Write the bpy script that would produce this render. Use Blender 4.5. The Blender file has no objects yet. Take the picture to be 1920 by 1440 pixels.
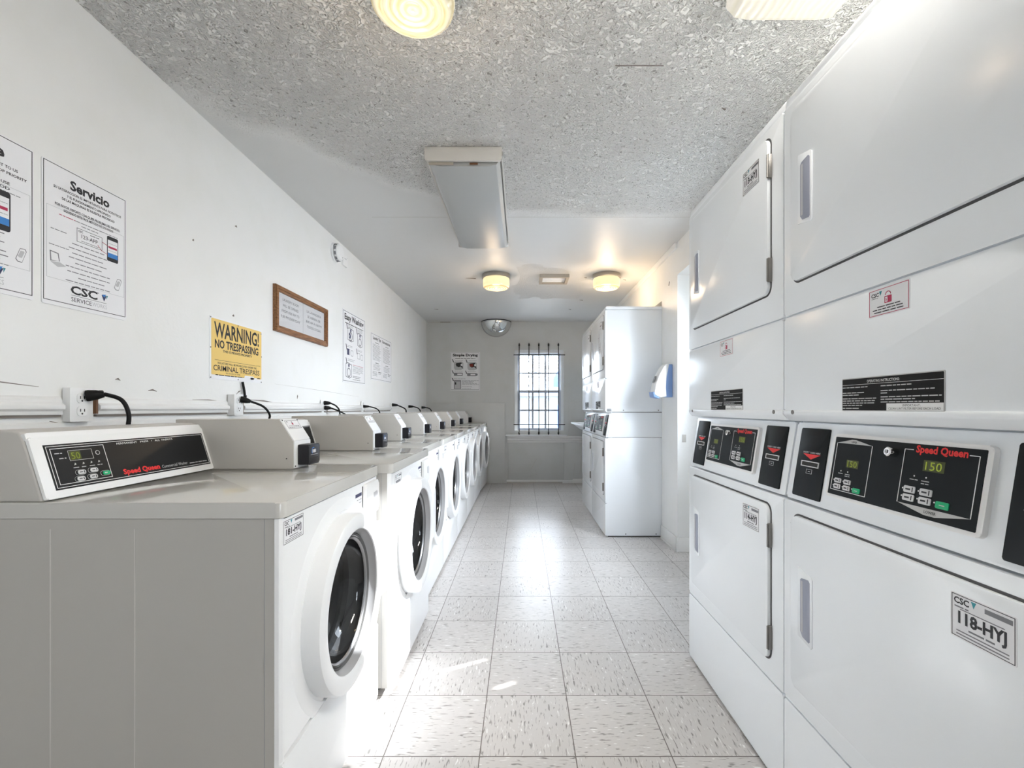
import bpy, bmesh, math, random
from mathutils import Matrix, Vector
random.seed(7)
PI = math.pi
SC = bpy.context.scene
COL = SC.collection

# ------------------------------------------------------------------ camera
cam_d = bpy.data.cameras.new('camera')
cam = bpy.data.objects.new('camera', cam_d)
COL.objects.link(cam)
cam.location = (0, 0, 1.10)
cam.rotation_euler = (PI / 2, 0, 0)
cam_d.sensor_width = 36
cam_d.lens = 860 / 1920 * 36
cam_d.shift_x = -18 / 1920
cam_d.shift_y = 46 / 1920
cam_d.clip_start = 0.02
SC.camera = cam

# ------------------------------------------------------------------ light
vs = SC.view_settings
vs.view_transform = 'Standard'
vs.look = 'None'
vs.gamma = 1
vs.use_curve_mapping = False
vs.exposure = 1.55
SC.cycles.use_denoising = True
SC.cycles.max_bounces = 14
SC.cycles.diffuse_bounces = 8
SC.cycles.glossy_bounces = 6
SC.cycles.transparent_max_bounces = 12
SC.cycles.caustics_reflective = False
SC.cycles.sample_clamp_indirect = 8

W = bpy.data.worlds.new('daylight')
SC.world = W
W.use_nodes = True
bg = W.node_tree.nodes['Background']
bg.inputs[0].default_value = (0.86, 0.93, 1.0, 1)
bg.inputs[1].default_value = 4.6

sun_d = bpy.data.lights.new('sun', 'SUN')
sun_d.energy = 7.2
sun_d.angle = 0.012
sun_d.color = (1, 0.985, 0.96)
sun = bpy.data.objects.new('sun', sun_d)
sun.rotation_euler = Vector((-1, -0.5, -0.575)).to_track_quat('-Z', 'Y').to_euler()
sun.location = (4, 5, 4)
COL.objects.link(sun)


def area(name, loc, direction, sx, sy, power, color):
    d = bpy.data.lights.new(name, 'AREA')
    d.shape = 'RECTANGLE'
    d.size = sx
    d.size_y = sy
    d.energy = power
    d.color = color
    o = bpy.data.objects.new(name, d)
    o.location = loc
    o.rotation_euler = Vector(direction).to_track_quat('-Z', 'Y').to_euler()
    COL.objects.link(o)
    return o


# daylight arriving through the glazed entrance and an unseen window added behind the camera for fill
area('daylight_entrance', (2.50, 2.25, 2.15), (-1, 0.4, -0.35), 1.5, 1.4, 130, (0.92, 0.96, 1.0))
area('fill_side_window', (1.75, -1.20, 1.40), (-1, 0.2, -0.05), 0.6, 1.1, 9, (0.95, 0.97, 1.0))


# ------------------------------------------------------------------ materials
def N(nt, t, **kw):
    n = nt.nodes.new(t)
    for k, v in kw.items():
        setattr(n, k, v)
    return n


def mat(name, col, rough=0.5, metal=0.0, coat=0.0, emis=None, estr=0.0, spec=0.5, bump=None):
    m = bpy.data.materials.new(name)
    m.use_nodes = True
    nt = m.node_tree
    b = nt.nodes['Principled BSDF']
    b.inputs['Base Color'].default_value = (*col, 1)
    b.inputs['Roughness'].default_value = rough
    b.inputs['Metallic'].default_value = metal
    b.inputs['Coat Weight'].default_value = coat
    b.inputs['Specular IOR Level'].default_value = spec
    if emis:
        b.inputs['Emission Color'].default_value = (*emis, 1)
        b.inputs['Emission Strength'].default_value = estr
    if bump:
        scale, dist, strg = bump
        g = N(nt, 'ShaderNodeNewGeometry')
        n = N(nt, 'ShaderNodeTexNoise')
        n.inputs['Scale'].default_value = scale
        n.inputs['Detail'].default_value = 3
        bp = N(nt, 'ShaderNodeBump')
        bp.inputs['Strength'].default_value = strg
        bp.inputs['Distance'].default_value = dist
        nt.links.new(g.outputs['Position'], n.inputs['Vector'])
        nt.links.new(n.outputs[0], bp.inputs['Height'])
        nt.links.new(bp.outputs[0], b.inputs['Normal'])
    return m


def sr(r, g, b):
    return tuple((c / 255 / 12.92) if c / 255 <= 0.04045 else ((c / 255 + 0.055) / 1.055) ** 2.4 for c in (r, g, b))


MT = {}
MT['enamel'] = mat('white_enamel', (0.85, 0.88, 0.91), 0.22, bump=(260, 0.0004, 0.12))
MT['washer_white'] = mat('washer_enamel', (0.82, 0.83, 0.84), 0.28, bump=(220, 0.0004, 0.12))
MT['almond'] = mat('grey_almond_enamel', (0.50, 0.48, 0.45), 0.38, bump=(300, 0.0004, 0.15))
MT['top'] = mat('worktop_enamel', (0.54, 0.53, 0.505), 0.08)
MT['plastic'] = mat('white_plastic', (0.82, 0.82, 0.82), 0.35)
MT['grey_plastic'] = mat('grey_plastic', (0.42, 0.42, 0.43), 0.4)
MT['black'] = mat('black_gloss', (0.008, 0.009, 0.010), 0.3, spec=0.25)
MT['black_matt'] = mat('black_matt', (0.010, 0.010, 0.010), 0.6, spec=0.2)
MT['gap'] = mat('dark_gap', (0.03, 0.03, 0.03), 0.8)
MT['rubber'] = mat('grey_rubber', (0.11, 0.11, 0.11), 0.5)
MT['steel'] = mat('drum_steel', (0.55, 0.55, 0.56), 0.25, 1.0)
MT['chrome'] = mat('chrome', (0.8, 0.8, 0.8), 0.12, 1.0)
MT['mirror'] = mat('mirror_dome', (0.78, 0.8, 0.8), 0.04, 1.0)
MT['nickel'] = mat('brushed_nickel', (0.45, 0.42, 0.38), 0.3, 1.0)
MT['hinge'] = mat('hinge_metal', (0.25, 0.24, 0.23), 0.4, 0.8)
MT['ink'] = mat('black_ink', (0.02, 0.02, 0.025), 0.6)
MT['ink_grey'] = mat('grey_ink', (0.2, 0.2, 0.22), 0.6)
MT['ink_light'] = mat('light_grey_ink', (0.5, 0.5, 0.52), 0.6)
MT['ink_navy'] = mat('navy_ink', (0.03, 0.035, 0.1), 0.6)
MT['red'] = mat('red_ink', (0.75, 0.02, 0.02), 0.5)
MT['crimson'] = mat('crimson_ink', (0.42, 0.02, 0.08), 0.5)
MT['teal'] = mat('teal_ink', (0.02, 0.25, 0.3), 0.5)
MT['blue_ink'] = mat('blue_ink', (0.03, 0.2, 0.55), 0.5)
MT['white_ink'] = mat('white_ink', (0.8, 0.8, 0.8), 0.5)
MT['silver_ink'] = mat('silver_ink', (0.5, 0.5, 0.5), 0.5)
MT['paper'] = mat('paper', (0.80, 0.80, 0.82), 0.5)
MT['green'] = mat('green_button', (0.0, 0.42, 0.17), 0.4)
MT['key'] = mat('grey_button', (0.62, 0.62, 0.63), 0.4)
MT['led'] = mat('display_digits', (0.05, 0.08, 0.0), 0.4, emis=(0.62, 0.75, 0.05), estr=0.13)
MT['led_back'] = mat('display_window', (0.035, 0.045, 0.0), 0.3)
MT['handle_blue'] = mat('grey_blue_recess', (0.30, 0.32, 0.40), 0.35)
MT['yellow'] = mat('yellow_sign', (0.80, 0.56, 0.17), 0.45, bump=(60, 0.001, 0.1))
MT['wood'] = None
MT['soap_blue'] = mat('blue_plastic', (0.22, 0.36, 0.68), 0.35)
MT['iron'] = mat('black_iron', (0.012, 0.012, 0.012), 0.5)
MT['win_white'] = mat('window_paint', (0.78, 0.80, 0.82), 0.4)
MT['sash'] = mat('backlit_sash', (0.42, 0.46, 0.54), 0.4)  # white sash, its backlit grey-blue shade put into the colour
MT['trim'] = mat('trim_paint', (0.80, 0.80, 0.79), 0.3, bump=(40, 0.002, 0.15))
MT['brown'] = mat('brown_stain', (0.16, 0.07, 0.03), 0.6)
MT['dust'] = mat('dusty_vent', (0.42, 0.38, 0.32), 0.7)
MT['cover'] = None
MT['siding'] = mat('pale_siding', (0.20, 0.22, 0.25), 0.6)
MT['tarp'] = mat('blue_tarp', (0.06, 0.15, 0.62), 0.5)
MT['ground'] = mat('concrete_ground', (0.42, 0.42, 0.41), 0.8, bump=(8, 0.01, 0.2))
MT['bark'] = mat('bark', (0.25, 0.28, 0.3), 0.8)
MT['stain'] = mat('scuff_mark', (0.22, 0.19, 0.17), 0.7)
MT['stain_light'] = mat('light_scuff', (0.5, 0.48, 0.45), 0.7)


def wood_mat():
    m = mat('honey_wood', (0.3, 0.12, 0.04), 0.45)
    nt = m.node_tree
    b = nt.nodes['Principled BSDF']
    g = N(nt, 'ShaderNodeNewGeometry')
    mp = N(nt, 'ShaderNodeMapping')
    mp.inputs['Scale'].default_value = (60, 6, 60)
    n = N(nt, 'ShaderNodeTexNoise')
    n.inputs['Scale'].default_value = 2
    n.inputs['Detail'].default_value = 6
    r = N(nt, 'ShaderNodeValToRGB')
    r.color_ramp.elements[0].position = 0.35
    r.color_ramp.elements[0].color = (0.15, 0.06, 0.02, 1)
    r.color_ramp.elements[1].position = 0.7
    r.color_ramp.elements[1].color = (0.33, 0.15, 0.06, 1)
    L = nt.links.new
    L(g.outputs['Position'], mp.inputs[0]); L(mp.outputs[0], n.inputs['Vector'])
    L(n.outputs[0], r.inputs[0]); L(r.outputs[0], b.inputs['Base Color'])
    return m


MT['wood'] = wood_mat()


def wall_mat(name, col, rough=0.42, stain=0.025):
    m = mat(name, col, rough)
    nt = m.node_tree
    b = nt.nodes['Principled BSDF']
    L = nt.links.new
    g = N(nt, 'ShaderNodeNewGeometry')
    n = N(nt, 'ShaderNodeTexNoise')
    n.inputs['Scale'].default_value = 70
    n.inputs['Detail'].default_value = 4
    n2 = N(nt, 'ShaderNodeTexNoise')
    n2.inputs['Scale'].default_value = 5
    n2.inputs['Detail'].default_value = 5
    bp = N(nt, 'ShaderNodeBump')
    bp.inputs['Strength'].default_value = 0.25
    bp.inputs['Distance'].default_value = 0.002
    bp2 = N(nt, 'ShaderNodeBump')
    bp2.inputs['Strength'].default_value = 0.3
    bp2.inputs['Distance'].default_value = 0.012
    r = N(nt, 'ShaderNodeValToRGB')
    r.color_ramp.elements[0].position = 0.3
    k = 1 - stain
    r.color_ramp.elements[0].color = (col[0] * k, col[1] * k, col[2] * k * 0.985, 1)
    r.color_ramp.elements[1].position = 0.55
    r.color_ramp.elements[1].color = (*col, 1)
    L(g.outputs['Position'], n.inputs['Vector']); L(g.outputs['Position'], n2.inputs['Vector'])
    L(n.outputs[0], bp.inputs['Height']); L(n2.outputs[0], bp2.inputs['Height'])
    L(bp2.outputs[0], bp.inputs['Normal']); L(bp.outputs[0], b.inputs['Normal'])
    L(n2.outputs[0], r.inputs[0]); L(r.outputs[0], b.inputs['Base Color'])
    return m


MT['wall'] = wall_mat('white_wall_paint', (0.80, 0.80, 0.79))
MT['wall_dark'] = wall_mat('bounce_cut_grey', (0.16, 0.16, 0.16))  # for the unseen rear wall, dark tone made up to cut bounce light
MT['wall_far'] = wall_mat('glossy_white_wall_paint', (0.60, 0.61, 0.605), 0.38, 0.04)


def math_node(nt, op, a, b=None, c=None):
    n = N(nt, 'ShaderNodeMath', operation=op)
    for i, v in enumerate((a, b, c)):
        if v is None:
            continue
        if isinstance(v, (int, float)):
            n.inputs[i].default_value = v
        else:
            nt.links.new(v, n.inputs[i])
    return n.outputs[0]


def floor_mat():
    m = mat('vinyl_tile', (0.6, 0.57, 0.54), 0.3)
    nt = m.node_tree
    L = nt.links.new
    b = nt.nodes['Principled BSDF']
    g = N(nt, 'ShaderNodeNewGeometry')
    s = N(nt, 'ShaderNodeSeparateXYZ')
    L(g.outputs['Position'], s.inputs[0])
    M_ = lambda op, a, b_=None, c=None: math_node(nt, op, a, b_, c)
    tx = M_('DIVIDE', M_('ADD', s.outputs[0], 0.133 + 30.4), 0.304)
    ty = M_('DIVIDE', M_('ADD', s.outputs[1], -1.45 + 30.9), 0.309)
    ix, iy = M_('FLOOR', tx), M_('FLOOR', ty)
    fx, fy = M_('FRACT', tx), M_('FRACT', ty)
    # distance to the nearest tile edge
    ex = M_('MINIMUM', fx, M_('SUBTRACT', 1.0, fx))
    ey = M_('MINIMUM', fy, M_('SUBTRACT', 1.0, fy))
    e = M_('MINIMUM', ex, ey)
    par = M_('MODULO', M_('ADD', ix, iy), 2.0)
    # two stretched speckle patterns
    outs = []
    for sc in ((150, 27, 1), (27, 150, 1)):
        mp = N(nt, 'ShaderNodeMapping')
        mp.inputs['Scale'].default_value = sc
        L(g.outputs['Position'], mp.inputs[0])
        t = N(nt, 'ShaderNodeTexNoise')
        t.inputs['Scale'].default_value = 1.0
        t.inputs['Detail'].default_value = 1.5
        t.inputs['Distortion'].default_value = 0.6
        L(mp.outputs[0], t.inputs['Vector'])
        outs.append(t.outputs[0])
    mixf = N(nt, 'ShaderNodeMix', data_type='FLOAT')
    L(par, mixf.inputs[0]); L(outs[0], mixf.inputs[2]); L(outs[1], mixf.inputs[3])
    r = N(nt, 'ShaderNodeValToRGB')
    cr = r.color_ramp
    base = (0.58, 0.555, 0.54)
    cr.elements[0].position = 0.30; cr.elements[0].color = (0.24, 0.225, 0.215, 1)
    cr.elements[1].position = 0.40; cr.elements[1].color = (*base, 1)
    e2 = cr.elements.new(0.66); e2.color = (*base, 1)
    e3 = cr.elements.new(0.72); e3.color = (0.82, 0.81, 0.80, 1)
    L(mixf.outputs[0], r.inputs[0])
    # tone per tile
    wn = N(nt, 'ShaderNodeTexWhiteNoise', noise_dimensions='2D')
    cb = N(nt, 'ShaderNodeCombineXYZ')
    L(ix, cb.inputs[0]); L(iy, cb.inputs[1]); L(cb.outputs[0], wn.inputs['Vector'])
    tone = M_('MULTIPLY_ADD', wn.outputs[0], 0.09, 0.95)
    big = N(nt, 'ShaderNodeTexNoise')
    big.inputs['Scale'].default_value = 1.6
    L(g.outputs['Position'], big.inputs['Vector'])
    tone = M_('MULTIPLY', tone, M_('MULTIPLY_ADD', big.outputs[0], 0.2, 0.9))
    mul = N(nt, 'ShaderNodeMix', data_type='RGBA', blend_type='MULTIPLY')
    mul.inputs[0].default_value = 1
    L(r.outputs[0], mul.inputs[6])
    cc = N(nt, 'ShaderNodeCombineColor')
    for i in range(3):
        L(tone, cc.inputs[i])
    L(cc.outputs[0], mul.inputs[7])
    line = M_('LESS_THAN', e, 0.0055)
    mx = N(nt, 'ShaderNodeMix', data_type='RGBA')
    L(line, mx.inputs[0]); L(mul.outputs[2], mx.inputs[6])
    mx.inputs[7].default_value = (0.14, 0.12, 0.11, 1)
    L(mx.outputs[2], b.inputs['Base Color'])
    bp = N(nt, 'ShaderNodeBump')
    bp.inputs['Strength'].default_value = 0.3
    bp.inputs['Distance'].default_value = 0.004
    L(big.outputs[0], bp.inputs['Height'])
    L(bp.outputs[0], b.inputs['Normal'])
    return m


MT['floor'] = floor_mat()


def ceiling_mat():
    m = mat('popcorn_ceiling', (0.74, 0.73, 0.71), 0.5)
    nt = m.node_tree
    L = nt.links.new
    b = nt.nodes['Principled BSDF']
    M_ = lambda op, a, b_=None, c=None: math_node(nt, op, a, b_, c)
    g = N(nt, 'ShaderNodeNewGeometry')
    s = N(nt, 'ShaderNodeSeparateXYZ')
    L(g.outputs['Position'], s.inputs[0])
    n = N(nt, 'ShaderNodeTexNoise')
    n.inputs['Scale'].default_value = 50
    n.inputs['Detail'].default_value = 3.0
    n.inputs['Distortion'].default_value = 1.6
    L(g.outputs['Position'], n.inputs['Vector'])
    edge = N(nt, 'ShaderNodeTexNoise')
    edge.inputs['Scale'].default_value = 3
    L(g.outputs['Position'], edge.inputs['Vector'])
    # rough texture nearer than y = 3, smooth repaired plaster beyond, one rough patch again past it
    lim = M_('ADD', M_('MULTIPLY_ADD', edge.outputs[0], 0.5, -0.25), M_('MINIMUM', 3.03, M_('ADD', s.outputs[0], 3.30)))
    near = N(nt, 'ShaderNodeMapRange'); near.interpolation_type = 'SMOOTHSTEP'
    L(M_('SUBTRACT', lim, s.outputs[1]), near.inputs[0])
    near.inputs[1].default_value = -0.15; near.inputs[2].default_value = 0.15
    px = M_('LESS_THAN', M_('ABSOLUTE', M_('ADD', s.outputs[0], -0.30)), M_('MULTIPLY_ADD', edge.outputs[0], 0.3, 0.2))
    py = M_('LESS_THAN', M_('ABSOLUTE', M_('ADD', s.outputs[1], -4.75)), M_('MULTIPLY_ADD', edge.outputs[0], 0.5, 0.35))
    k = M_('MAXIMUM', near.outputs[0], M_('MULTIPLY', M_('MULTIPLY', px, py), 0.5))
    k2 = M_('ADD', M_('MULTIPLY', k, 0.97), 0.03)
    rr = N(nt, 'ShaderNodeValToRGB')
    rr.color_ramp.elements[0].position = 0.38
    rr.color_ramp.elements[1].position = 0.58
    L(n.outputs[0], rr.inputs[0])
    bp = N(nt, 'ShaderNodeBump')
    bp.inputs['Distance'].default_value = 0.013
    L(k2, bp.inputs['Strength']); L(rr.outputs[0], bp.inputs['Height'])
    wv = N(nt, 'ShaderNodeBump')
    wv.inputs['Strength'].default_value = 0.35; wv.inputs['Distance'].default_value = 0.02
    L(edge.outputs[0], wv.inputs['Height']); L(wv.outputs[0], bp.inputs['Normal'])
    L(bp.outputs[0], b.inputs['Normal'])
    # tiny pits
    n3 = N(nt, 'ShaderNodeTexNoise')
    n3.inputs['Scale'].default_value = 66
    n3.inputs['Detail'].default_value = 1.5
    n3.inputs['Distortion'].default_value = 1.2
    L(g.outputs['Position'], n3.inputs['Vector'])
    pit = N(nt, 'ShaderNodeMapRange')
    pit.inputs[1].default_value = 0.37; pit.inputs[2].default_value = 0.31
    L(n3.outputs[0], pit.inputs[0])
    f = M_('MULTIPLY', M_('MULTIPLY', pit.outputs[0], near.outputs[0]), 0.6)
    mx = N(nt, 'ShaderNodeMix', data_type='RGBA')
    L(f, mx.inputs[0])
    tone = N(nt, 'ShaderNodeMix', data_type='RGBA')
    L(near.outputs[0], tone.inputs[0])
    tone.inputs[6].default_value = (0.66, 0.66, 0.655, 1)
    tone.inputs[7].default_value = (0.86, 0.855, 0.84, 1)
    L(tone.outputs[2], mx.inputs[6])
    mx.inputs[7].default_value = (0.25, 0.23, 0.21, 1)
    L(mx.outputs[2], b.inputs['Base Color'])
    L(M_('MULTIPLY_ADD', near.outputs[0], 0.2, 0.45), b.inputs['Roughness'])
    return m


MT['ceiling'] = ceiling_mat()


def glass_mat(name, tint, gloss, rough=0.02, fixed=None):
    m = bpy.data.materials.new(name)
    m.use_nodes = True
    nt = m.node_tree
    nt.nodes.clear()
    o = N(nt, 'ShaderNodeOutputMaterial')
    t = N(nt, 'ShaderNodeBsdfTransparent'); t.inputs[0].default_value = (*tint, 1)
    g = N(nt, 'ShaderNodeBsdfGlossy'); g.inputs['Roughness'].default_value = rough
    f = N(nt, 'ShaderNodeLayerWeight'); f.inputs[0].default_value = 0.5
    x = N(nt, 'ShaderNodeMixShader')
    L = nt.links.new
    if fixed is None:
        L(math_node(nt, 'MULTIPLY_ADD', math_node(nt, 'POWER', f.outputs['Facing'], 4.0), gloss, 0.05), x.inputs[0])
    else:
        x.inputs[0].default_value = fixed
    L(t.outputs[0], x.inputs[1]); L(g.outputs[0], x.inputs[2])
    L(x.outputs[0], o.inputs[0])
    return m


MT['pane'] = glass_mat('window_glass', (0.96, 0.98, 1.0), 0.25)
MT['door_glass'] = glass_mat('smoked_glass', (0.30, 0.31, 0.32), 0.3)
MT['thin_glass'] = glass_mat('picture_glass', (0.97, 0.97, 0.97), 0.04, fixed=0.05)


def lamp_mat(name, c0, c1, strength, rings):
    m = mat(name, (0.8, 0.75, 0.6), 0.15)
    nt = m.node_tree
    b = nt.nodes['Principled BSDF']
    L = nt.links.new
    tc = N(nt, 'ShaderNodeTexCoord')
    w = N(nt, 'ShaderNodeTexWave', wave_type='RINGS' if rings else 'BANDS')
    if rings:
        w.rings_direction = 'Z'
    w.inputs['Scale'].default_value = 14
    w.inputs['Distortion'].default_value = 2.5 if rings else 4
    w.inputs['Detail Scale'].default_value = 0.8
    r = N(nt, 'ShaderNodeValToRGB')
    r.color_ramp.elements[0].color = (*c0, 1)
    r.color_ramp.elements[1].color = (*c1, 1)
    r.color_ramp.elements[1].position = 0.7
    L(tc.outputs['Object'], w.inputs['Vector']); L(w.outputs[0], r.inputs[0])
    L(r.outputs[0], b.inputs['Emission Color'])
    b.inputs['Base Color'].default_value = (*[0.35 * v for v in c1], 1)
    b.inputs['Emission Strength'].default_value = strength
    bp = N(nt, 'ShaderNodeBump'); bp.inputs['Distance'].default_value = 0.003
    L(w.outputs[0], bp.inputs['Height']); L(bp.outputs[0], b.inputs['Normal'])
    return m


MT['drum_lit'] = lamp_mat('swirled_lamp_glass', (0.50, 0.27, 0.08), (1.0, 0.80, 0.46), 0.34, True)
MT['drum_near'] = lamp_mat('ribbed_lamp_glass', (0.60, 0.48, 0.22), (0.95, 0.88, 0.66), 0.2, True)
MT['bulb'] = mat('bulb', (1, 0.9, 0.7), 0.3, emis=(1.0, 0.82, 0.5), estr=14)
MT['cover'] = mat('frosted_cover', (0.42, 0.43, 0.43), 0.4, bump=(300, 0.001, 0.2))
MT['cover_lit'] = lamp_mat('ribbed_clear_cover', (0.85, 0.8, 0.62), (0.95, 0.9, 0.8), 0.2, False)


MT['ring_metal'] = mat('glass_rim_metal', (0.35, 0.35, 0.36), 0.3, 1.0)
MT['ring_grey'] = mat('inner_ring_plastic', (0.36, 0.36, 0.37), 0.3)
MT['cover_metal'] = mat('fixture_metal', (0.66, 0.64, 0.61), 0.4)
MT['tube_lit'] = mat('lit_tube', (1, 1, 1), 0.3, emis=(1.0, 0.9, 0.75), estr=1.2)
MT['dark_red'] = mat('dark_red_ink', (0.2, 0.02, 0.015), 0.6)


# ------------------------------------------------------------------ mesh builder
def basis(origin, u, v, n):
    m = Matrix.Identity(4)
    for i in range(3):
        m[i][0] = u[i]; m[i][1] = v[i]; m[i][2] = n[i]; m[i][3] = origin[i]
    return m


XYZ = Matrix.Identity(4)
ALONG_X = basis((0, 0, 0), (0, 1, 0), (0, 0, 1), (1, 0, 0))      # u=y v=z n=x
ALONG_Y = basis((0, 0, 0), (0, 0, 1), (1, 0, 0), (0, 1, 0))      # u=z v=x n=y


def front(y=0.0, x=0.0, z=0.0):                                   # u=x v=z, n towards the viewer (-y)
    return basis((x, y, z), (1, 0, 0), (0, 0, 1), (0, -1, 0))


def slanted(y, z, a, x=0.0):
    s, c = math.sin(a), math.cos(a)
    return basis((x, y, z), (1, 0, 0), (0, s, c), (0, -c, s))


class MB:
    def __init__(self, T=None):
        self.bm = bmesh.new()
        self.mats = []
        self.T = T or XYZ

    def mi(self, m):
        m = MT[m]
        if m not in self.mats:
            self.mats.append(m)
        return self.mats.index(m)

    def merge(self, tmp, m, T=None):
        i = self.mi(m)
        T = T or self.T
        vm = [self.bm.verts.new(T @ v.co) for v in tmp.verts]
        tmp.verts.index_update()
        for f in tmp.faces:
            try:
                nf = self.bm.faces.new([vm[v.index] for v in f.verts])
                nf.material_index = i
            except ValueError:
                pass
        tmp.free()

    def prism(self, pts, n0, n1, m, bev=0, seg=2, T=None):
        t = bmesh.new()
        a = [t.verts.new((p[0], p[1], n0)) for p in pts]
        b = [t.verts.new((p[0], p[1], n1)) for p in pts]
        k = len(pts)
        t.faces.new(a[::-1]); t.faces.new(b)
        for i in range(k):
            t.faces.new((a[i], a[(i + 1) % k], b[(i + 1) % k], b[i]))
        bmesh.ops.recalc_face_normals(t, faces=t.faces)
        if bev:
            bmesh.ops.bevel(t, geom=[e for e in t.edges if e.calc_face_angle(0) > 0.5], offset=bev, segments=seg, affect='EDGES', profile=0.5, clamp_overlap=True)
        self.merge(t, m, T)
        return self

    def box(self, x0, x1, y0, y1, z0, z1, m, bev=0, seg=2, T=None):
        return self.prism([(x0, y0), (x1, y0), (x1, y1), (x0, y1)], z0, z1, m, bev, seg, T)

    def rr(self, u0, u1, v0, v1, n0, n1, m, rad=0.0, bev=0, seg=5, T=None):
        if not isinstance(rad, (list, tuple)) and rad <= 0:
            return self.box(u0, u1, v0, v1, n0, n1, m, bev, T=T)
        rads = rad if isinstance(rad, (list, tuple)) else [rad] * 4
        pts = []
        for (cx, cy, a0, r) in ((u1, v0, -PI / 2, rads[0]), (u1, v1, 0, rads[1]), (u0, v1, PI / 2, rads[2]), (u0, v0, PI, rads[3])):
            sx = -1 if cx == u1 else 1
            sy = 1 if cy == v0 else -1
            for i in range(seg + 1):
                a = a0 + i * PI / 2 / seg
                pts.append((cx + sx * r + r * math.cos(a), cy + sy * r + r * math.sin(a)))
        t = bmesh.new()
        a = [t.verts.new((p[0], p[1], n0)) for p in pts]
        b = [t.verts.new((p[0], p[1], n1)) for p in pts]
        k = len(pts)
        t.faces.new(a[::-1]); top = t.faces.new(b)
        for i in range(k):
            t.faces.new((a[i], a[(i + 1) % k], b[(i + 1) % k], b[i]))
        if bev:
            bmesh.ops.bevel(t, geom=list(top.edges), offset=bev, segments=2, affect='EDGES', profile=0.5, clamp_overlap=True)
        self.merge(t, m, T)
        return self

    def ring(self, outer, inner, n0, n1, m, T=None):
        """a plate between two loops with the same number of points"""
        t = bmesh.new()
        k = len(outer)
        L = [[t.verts.new((p[0], p[1], n)) for p in loop] for loop in (outer, inner) for n in (n0, n1)]
        o0, o1, i0, i1 = L
        for j in range(k):
            q = (j + 1) % k
            t.faces.new((o1[j], o1[q], i1[q], i1[j]))
            t.faces.new((o0[q], o0[j], i0[j], i0[q]))
            t.faces.new((o0[j], o0[q], o1[q], o1[j]))
            t.faces.new((i0[q], i0[j], i1[j], i1[q]))
        self.merge(t, m, T)
        return self

    def outline(self, u0, u1, v0, v1, w, n0, n1, m, T=None):
        return self.ring([(u0, v0), (u1, v0), (u1, v1), (u0, v1)], [(u0 + w, v0 + w), (u1 - w, v0 + w), (u1 - w, v1 - w), (u0 + w, v1 - w)], n0, n1, m, T)

    def lathe(self, prof, m, seg=48, T=None, a0=0, a1=2 * PI):
        t = bmesh.new()
        full = abs(a1 - a0 - 2 * PI) < 1e-6
        k = seg if full else seg + 1
        rows = []
        for (r, h) in prof:
            if r < 1e-6:
                rows.append([t.verts.new((0, 0, h))])
            else:
                rows.append([t.verts.new((r * math.cos(a0 + (a1 - a0) * i / seg), r * math.sin(a0 + (a1 - a0) * i / seg), h)) for i in range(k)])
        for A, B in zip(rows, rows[1:]):
            for i in range(seg):
                j = (i + 1) % k
                if len(A) == 1 and len(B) == 1:
                    continue
                if len(A) == 1:
                    t.faces.new((A[0], B[j], B[i]))
                elif len(B) == 1:
                    t.faces.new((A[i], A[j], B[0]))
                else:
                    t.faces.new((A[i], A[j], B[j], B[i]))
        self.merge(t, m, T)
        return self

    def tube(self, pts, r, m, seg=8, T=None):
        t = bmesh.new()
        pts = [Vector(p) for p in pts]
        rs = r if isinstance(r, (list, tuple)) else [r] * len(pts)
        rows = []
        up = None
        for i, p in enumerate(pts):
            d = (pts[min(i + 1, len(pts) - 1)] - pts[max(i - 1, 0)]).normalized()
            if up is None:
                up = Vector((0, 0, 1)) if abs(d.z) < 0.9 else Vector((1, 0, 0))
            a = d.cross(up).normalized()
            up = a.cross(d).normalized()
            rows.append([t.verts.new(p + (a * math.cos(2 * PI * j / seg) + up * math.sin(2 * PI * j / seg)) * rs[i]) for j in range(seg)])
        for A, B in zip(rows, rows[1:]):
            for j in range(seg):
                q = (j + 1) % seg
                t.faces.new((A[j], A[q], B[q], B[j]))
        t.faces.new(rows[0][::-1]); t.faces.new(rows[-1])
        self.merge(t, m, T)
        return self

    def text(self, s, u, v, size, n, m, align='CENTER', bold=0.0, width=None, T=None, lean=0.0):
        c = bpy.data.curves.new('txt', 'FONT')
        c.body = s
        c.size = 1
        c.align_x = 'LEFT'
        c.offset = bold
        c.resolution_u = 2
        c.shear = lean
        o = bpy.data.objects.new('txt', c)
        me = bpy.data.meshes.new_from_object(o)
        if not me.vertices:
            return self
        xs = [w.co.x for w in me.vertices]
        x0, x1 = min(xs), max(xs)
        sx = size if width is None else width / (x1 - x0)
        off = {'LEFT': -x0 * sx, 'CENTER': -(x0 + x1) / 2 * sx, 'RIGHT': -x1 * sx}[align]
        t = bmesh.new()
        t.from_mesh(me)
        for w in t.verts:
            w.co = Vector((u + off + w.co.x * sx, v + w.co.y * size, n))
        self.merge(t, m, T)
        bpy.data.meshes.remove(me)
        bpy.data.objects.remove(o)
        bpy.data.curves.remove(c)
        return self

    def words(self, u0, u1, v, h, n, m, T=None, align='LEFT', fill=1.0):
        """one line of print too small to read: short dashes of word length"""
        L = (u1 - u0) * fill
        if align == 'CENTER':
            u0 = (u0 + u1) / 2 - L / 2
        x = u0
        while x < u0 + L - h:
            w = min(random.uniform(2.0, 6.5) * h, u0 + L - x)
            self.box(x, x + w, v, v + h * 0.62, n, n + 0.0002, m, T=T)
            x += w + h * 0.7
        return self

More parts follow.
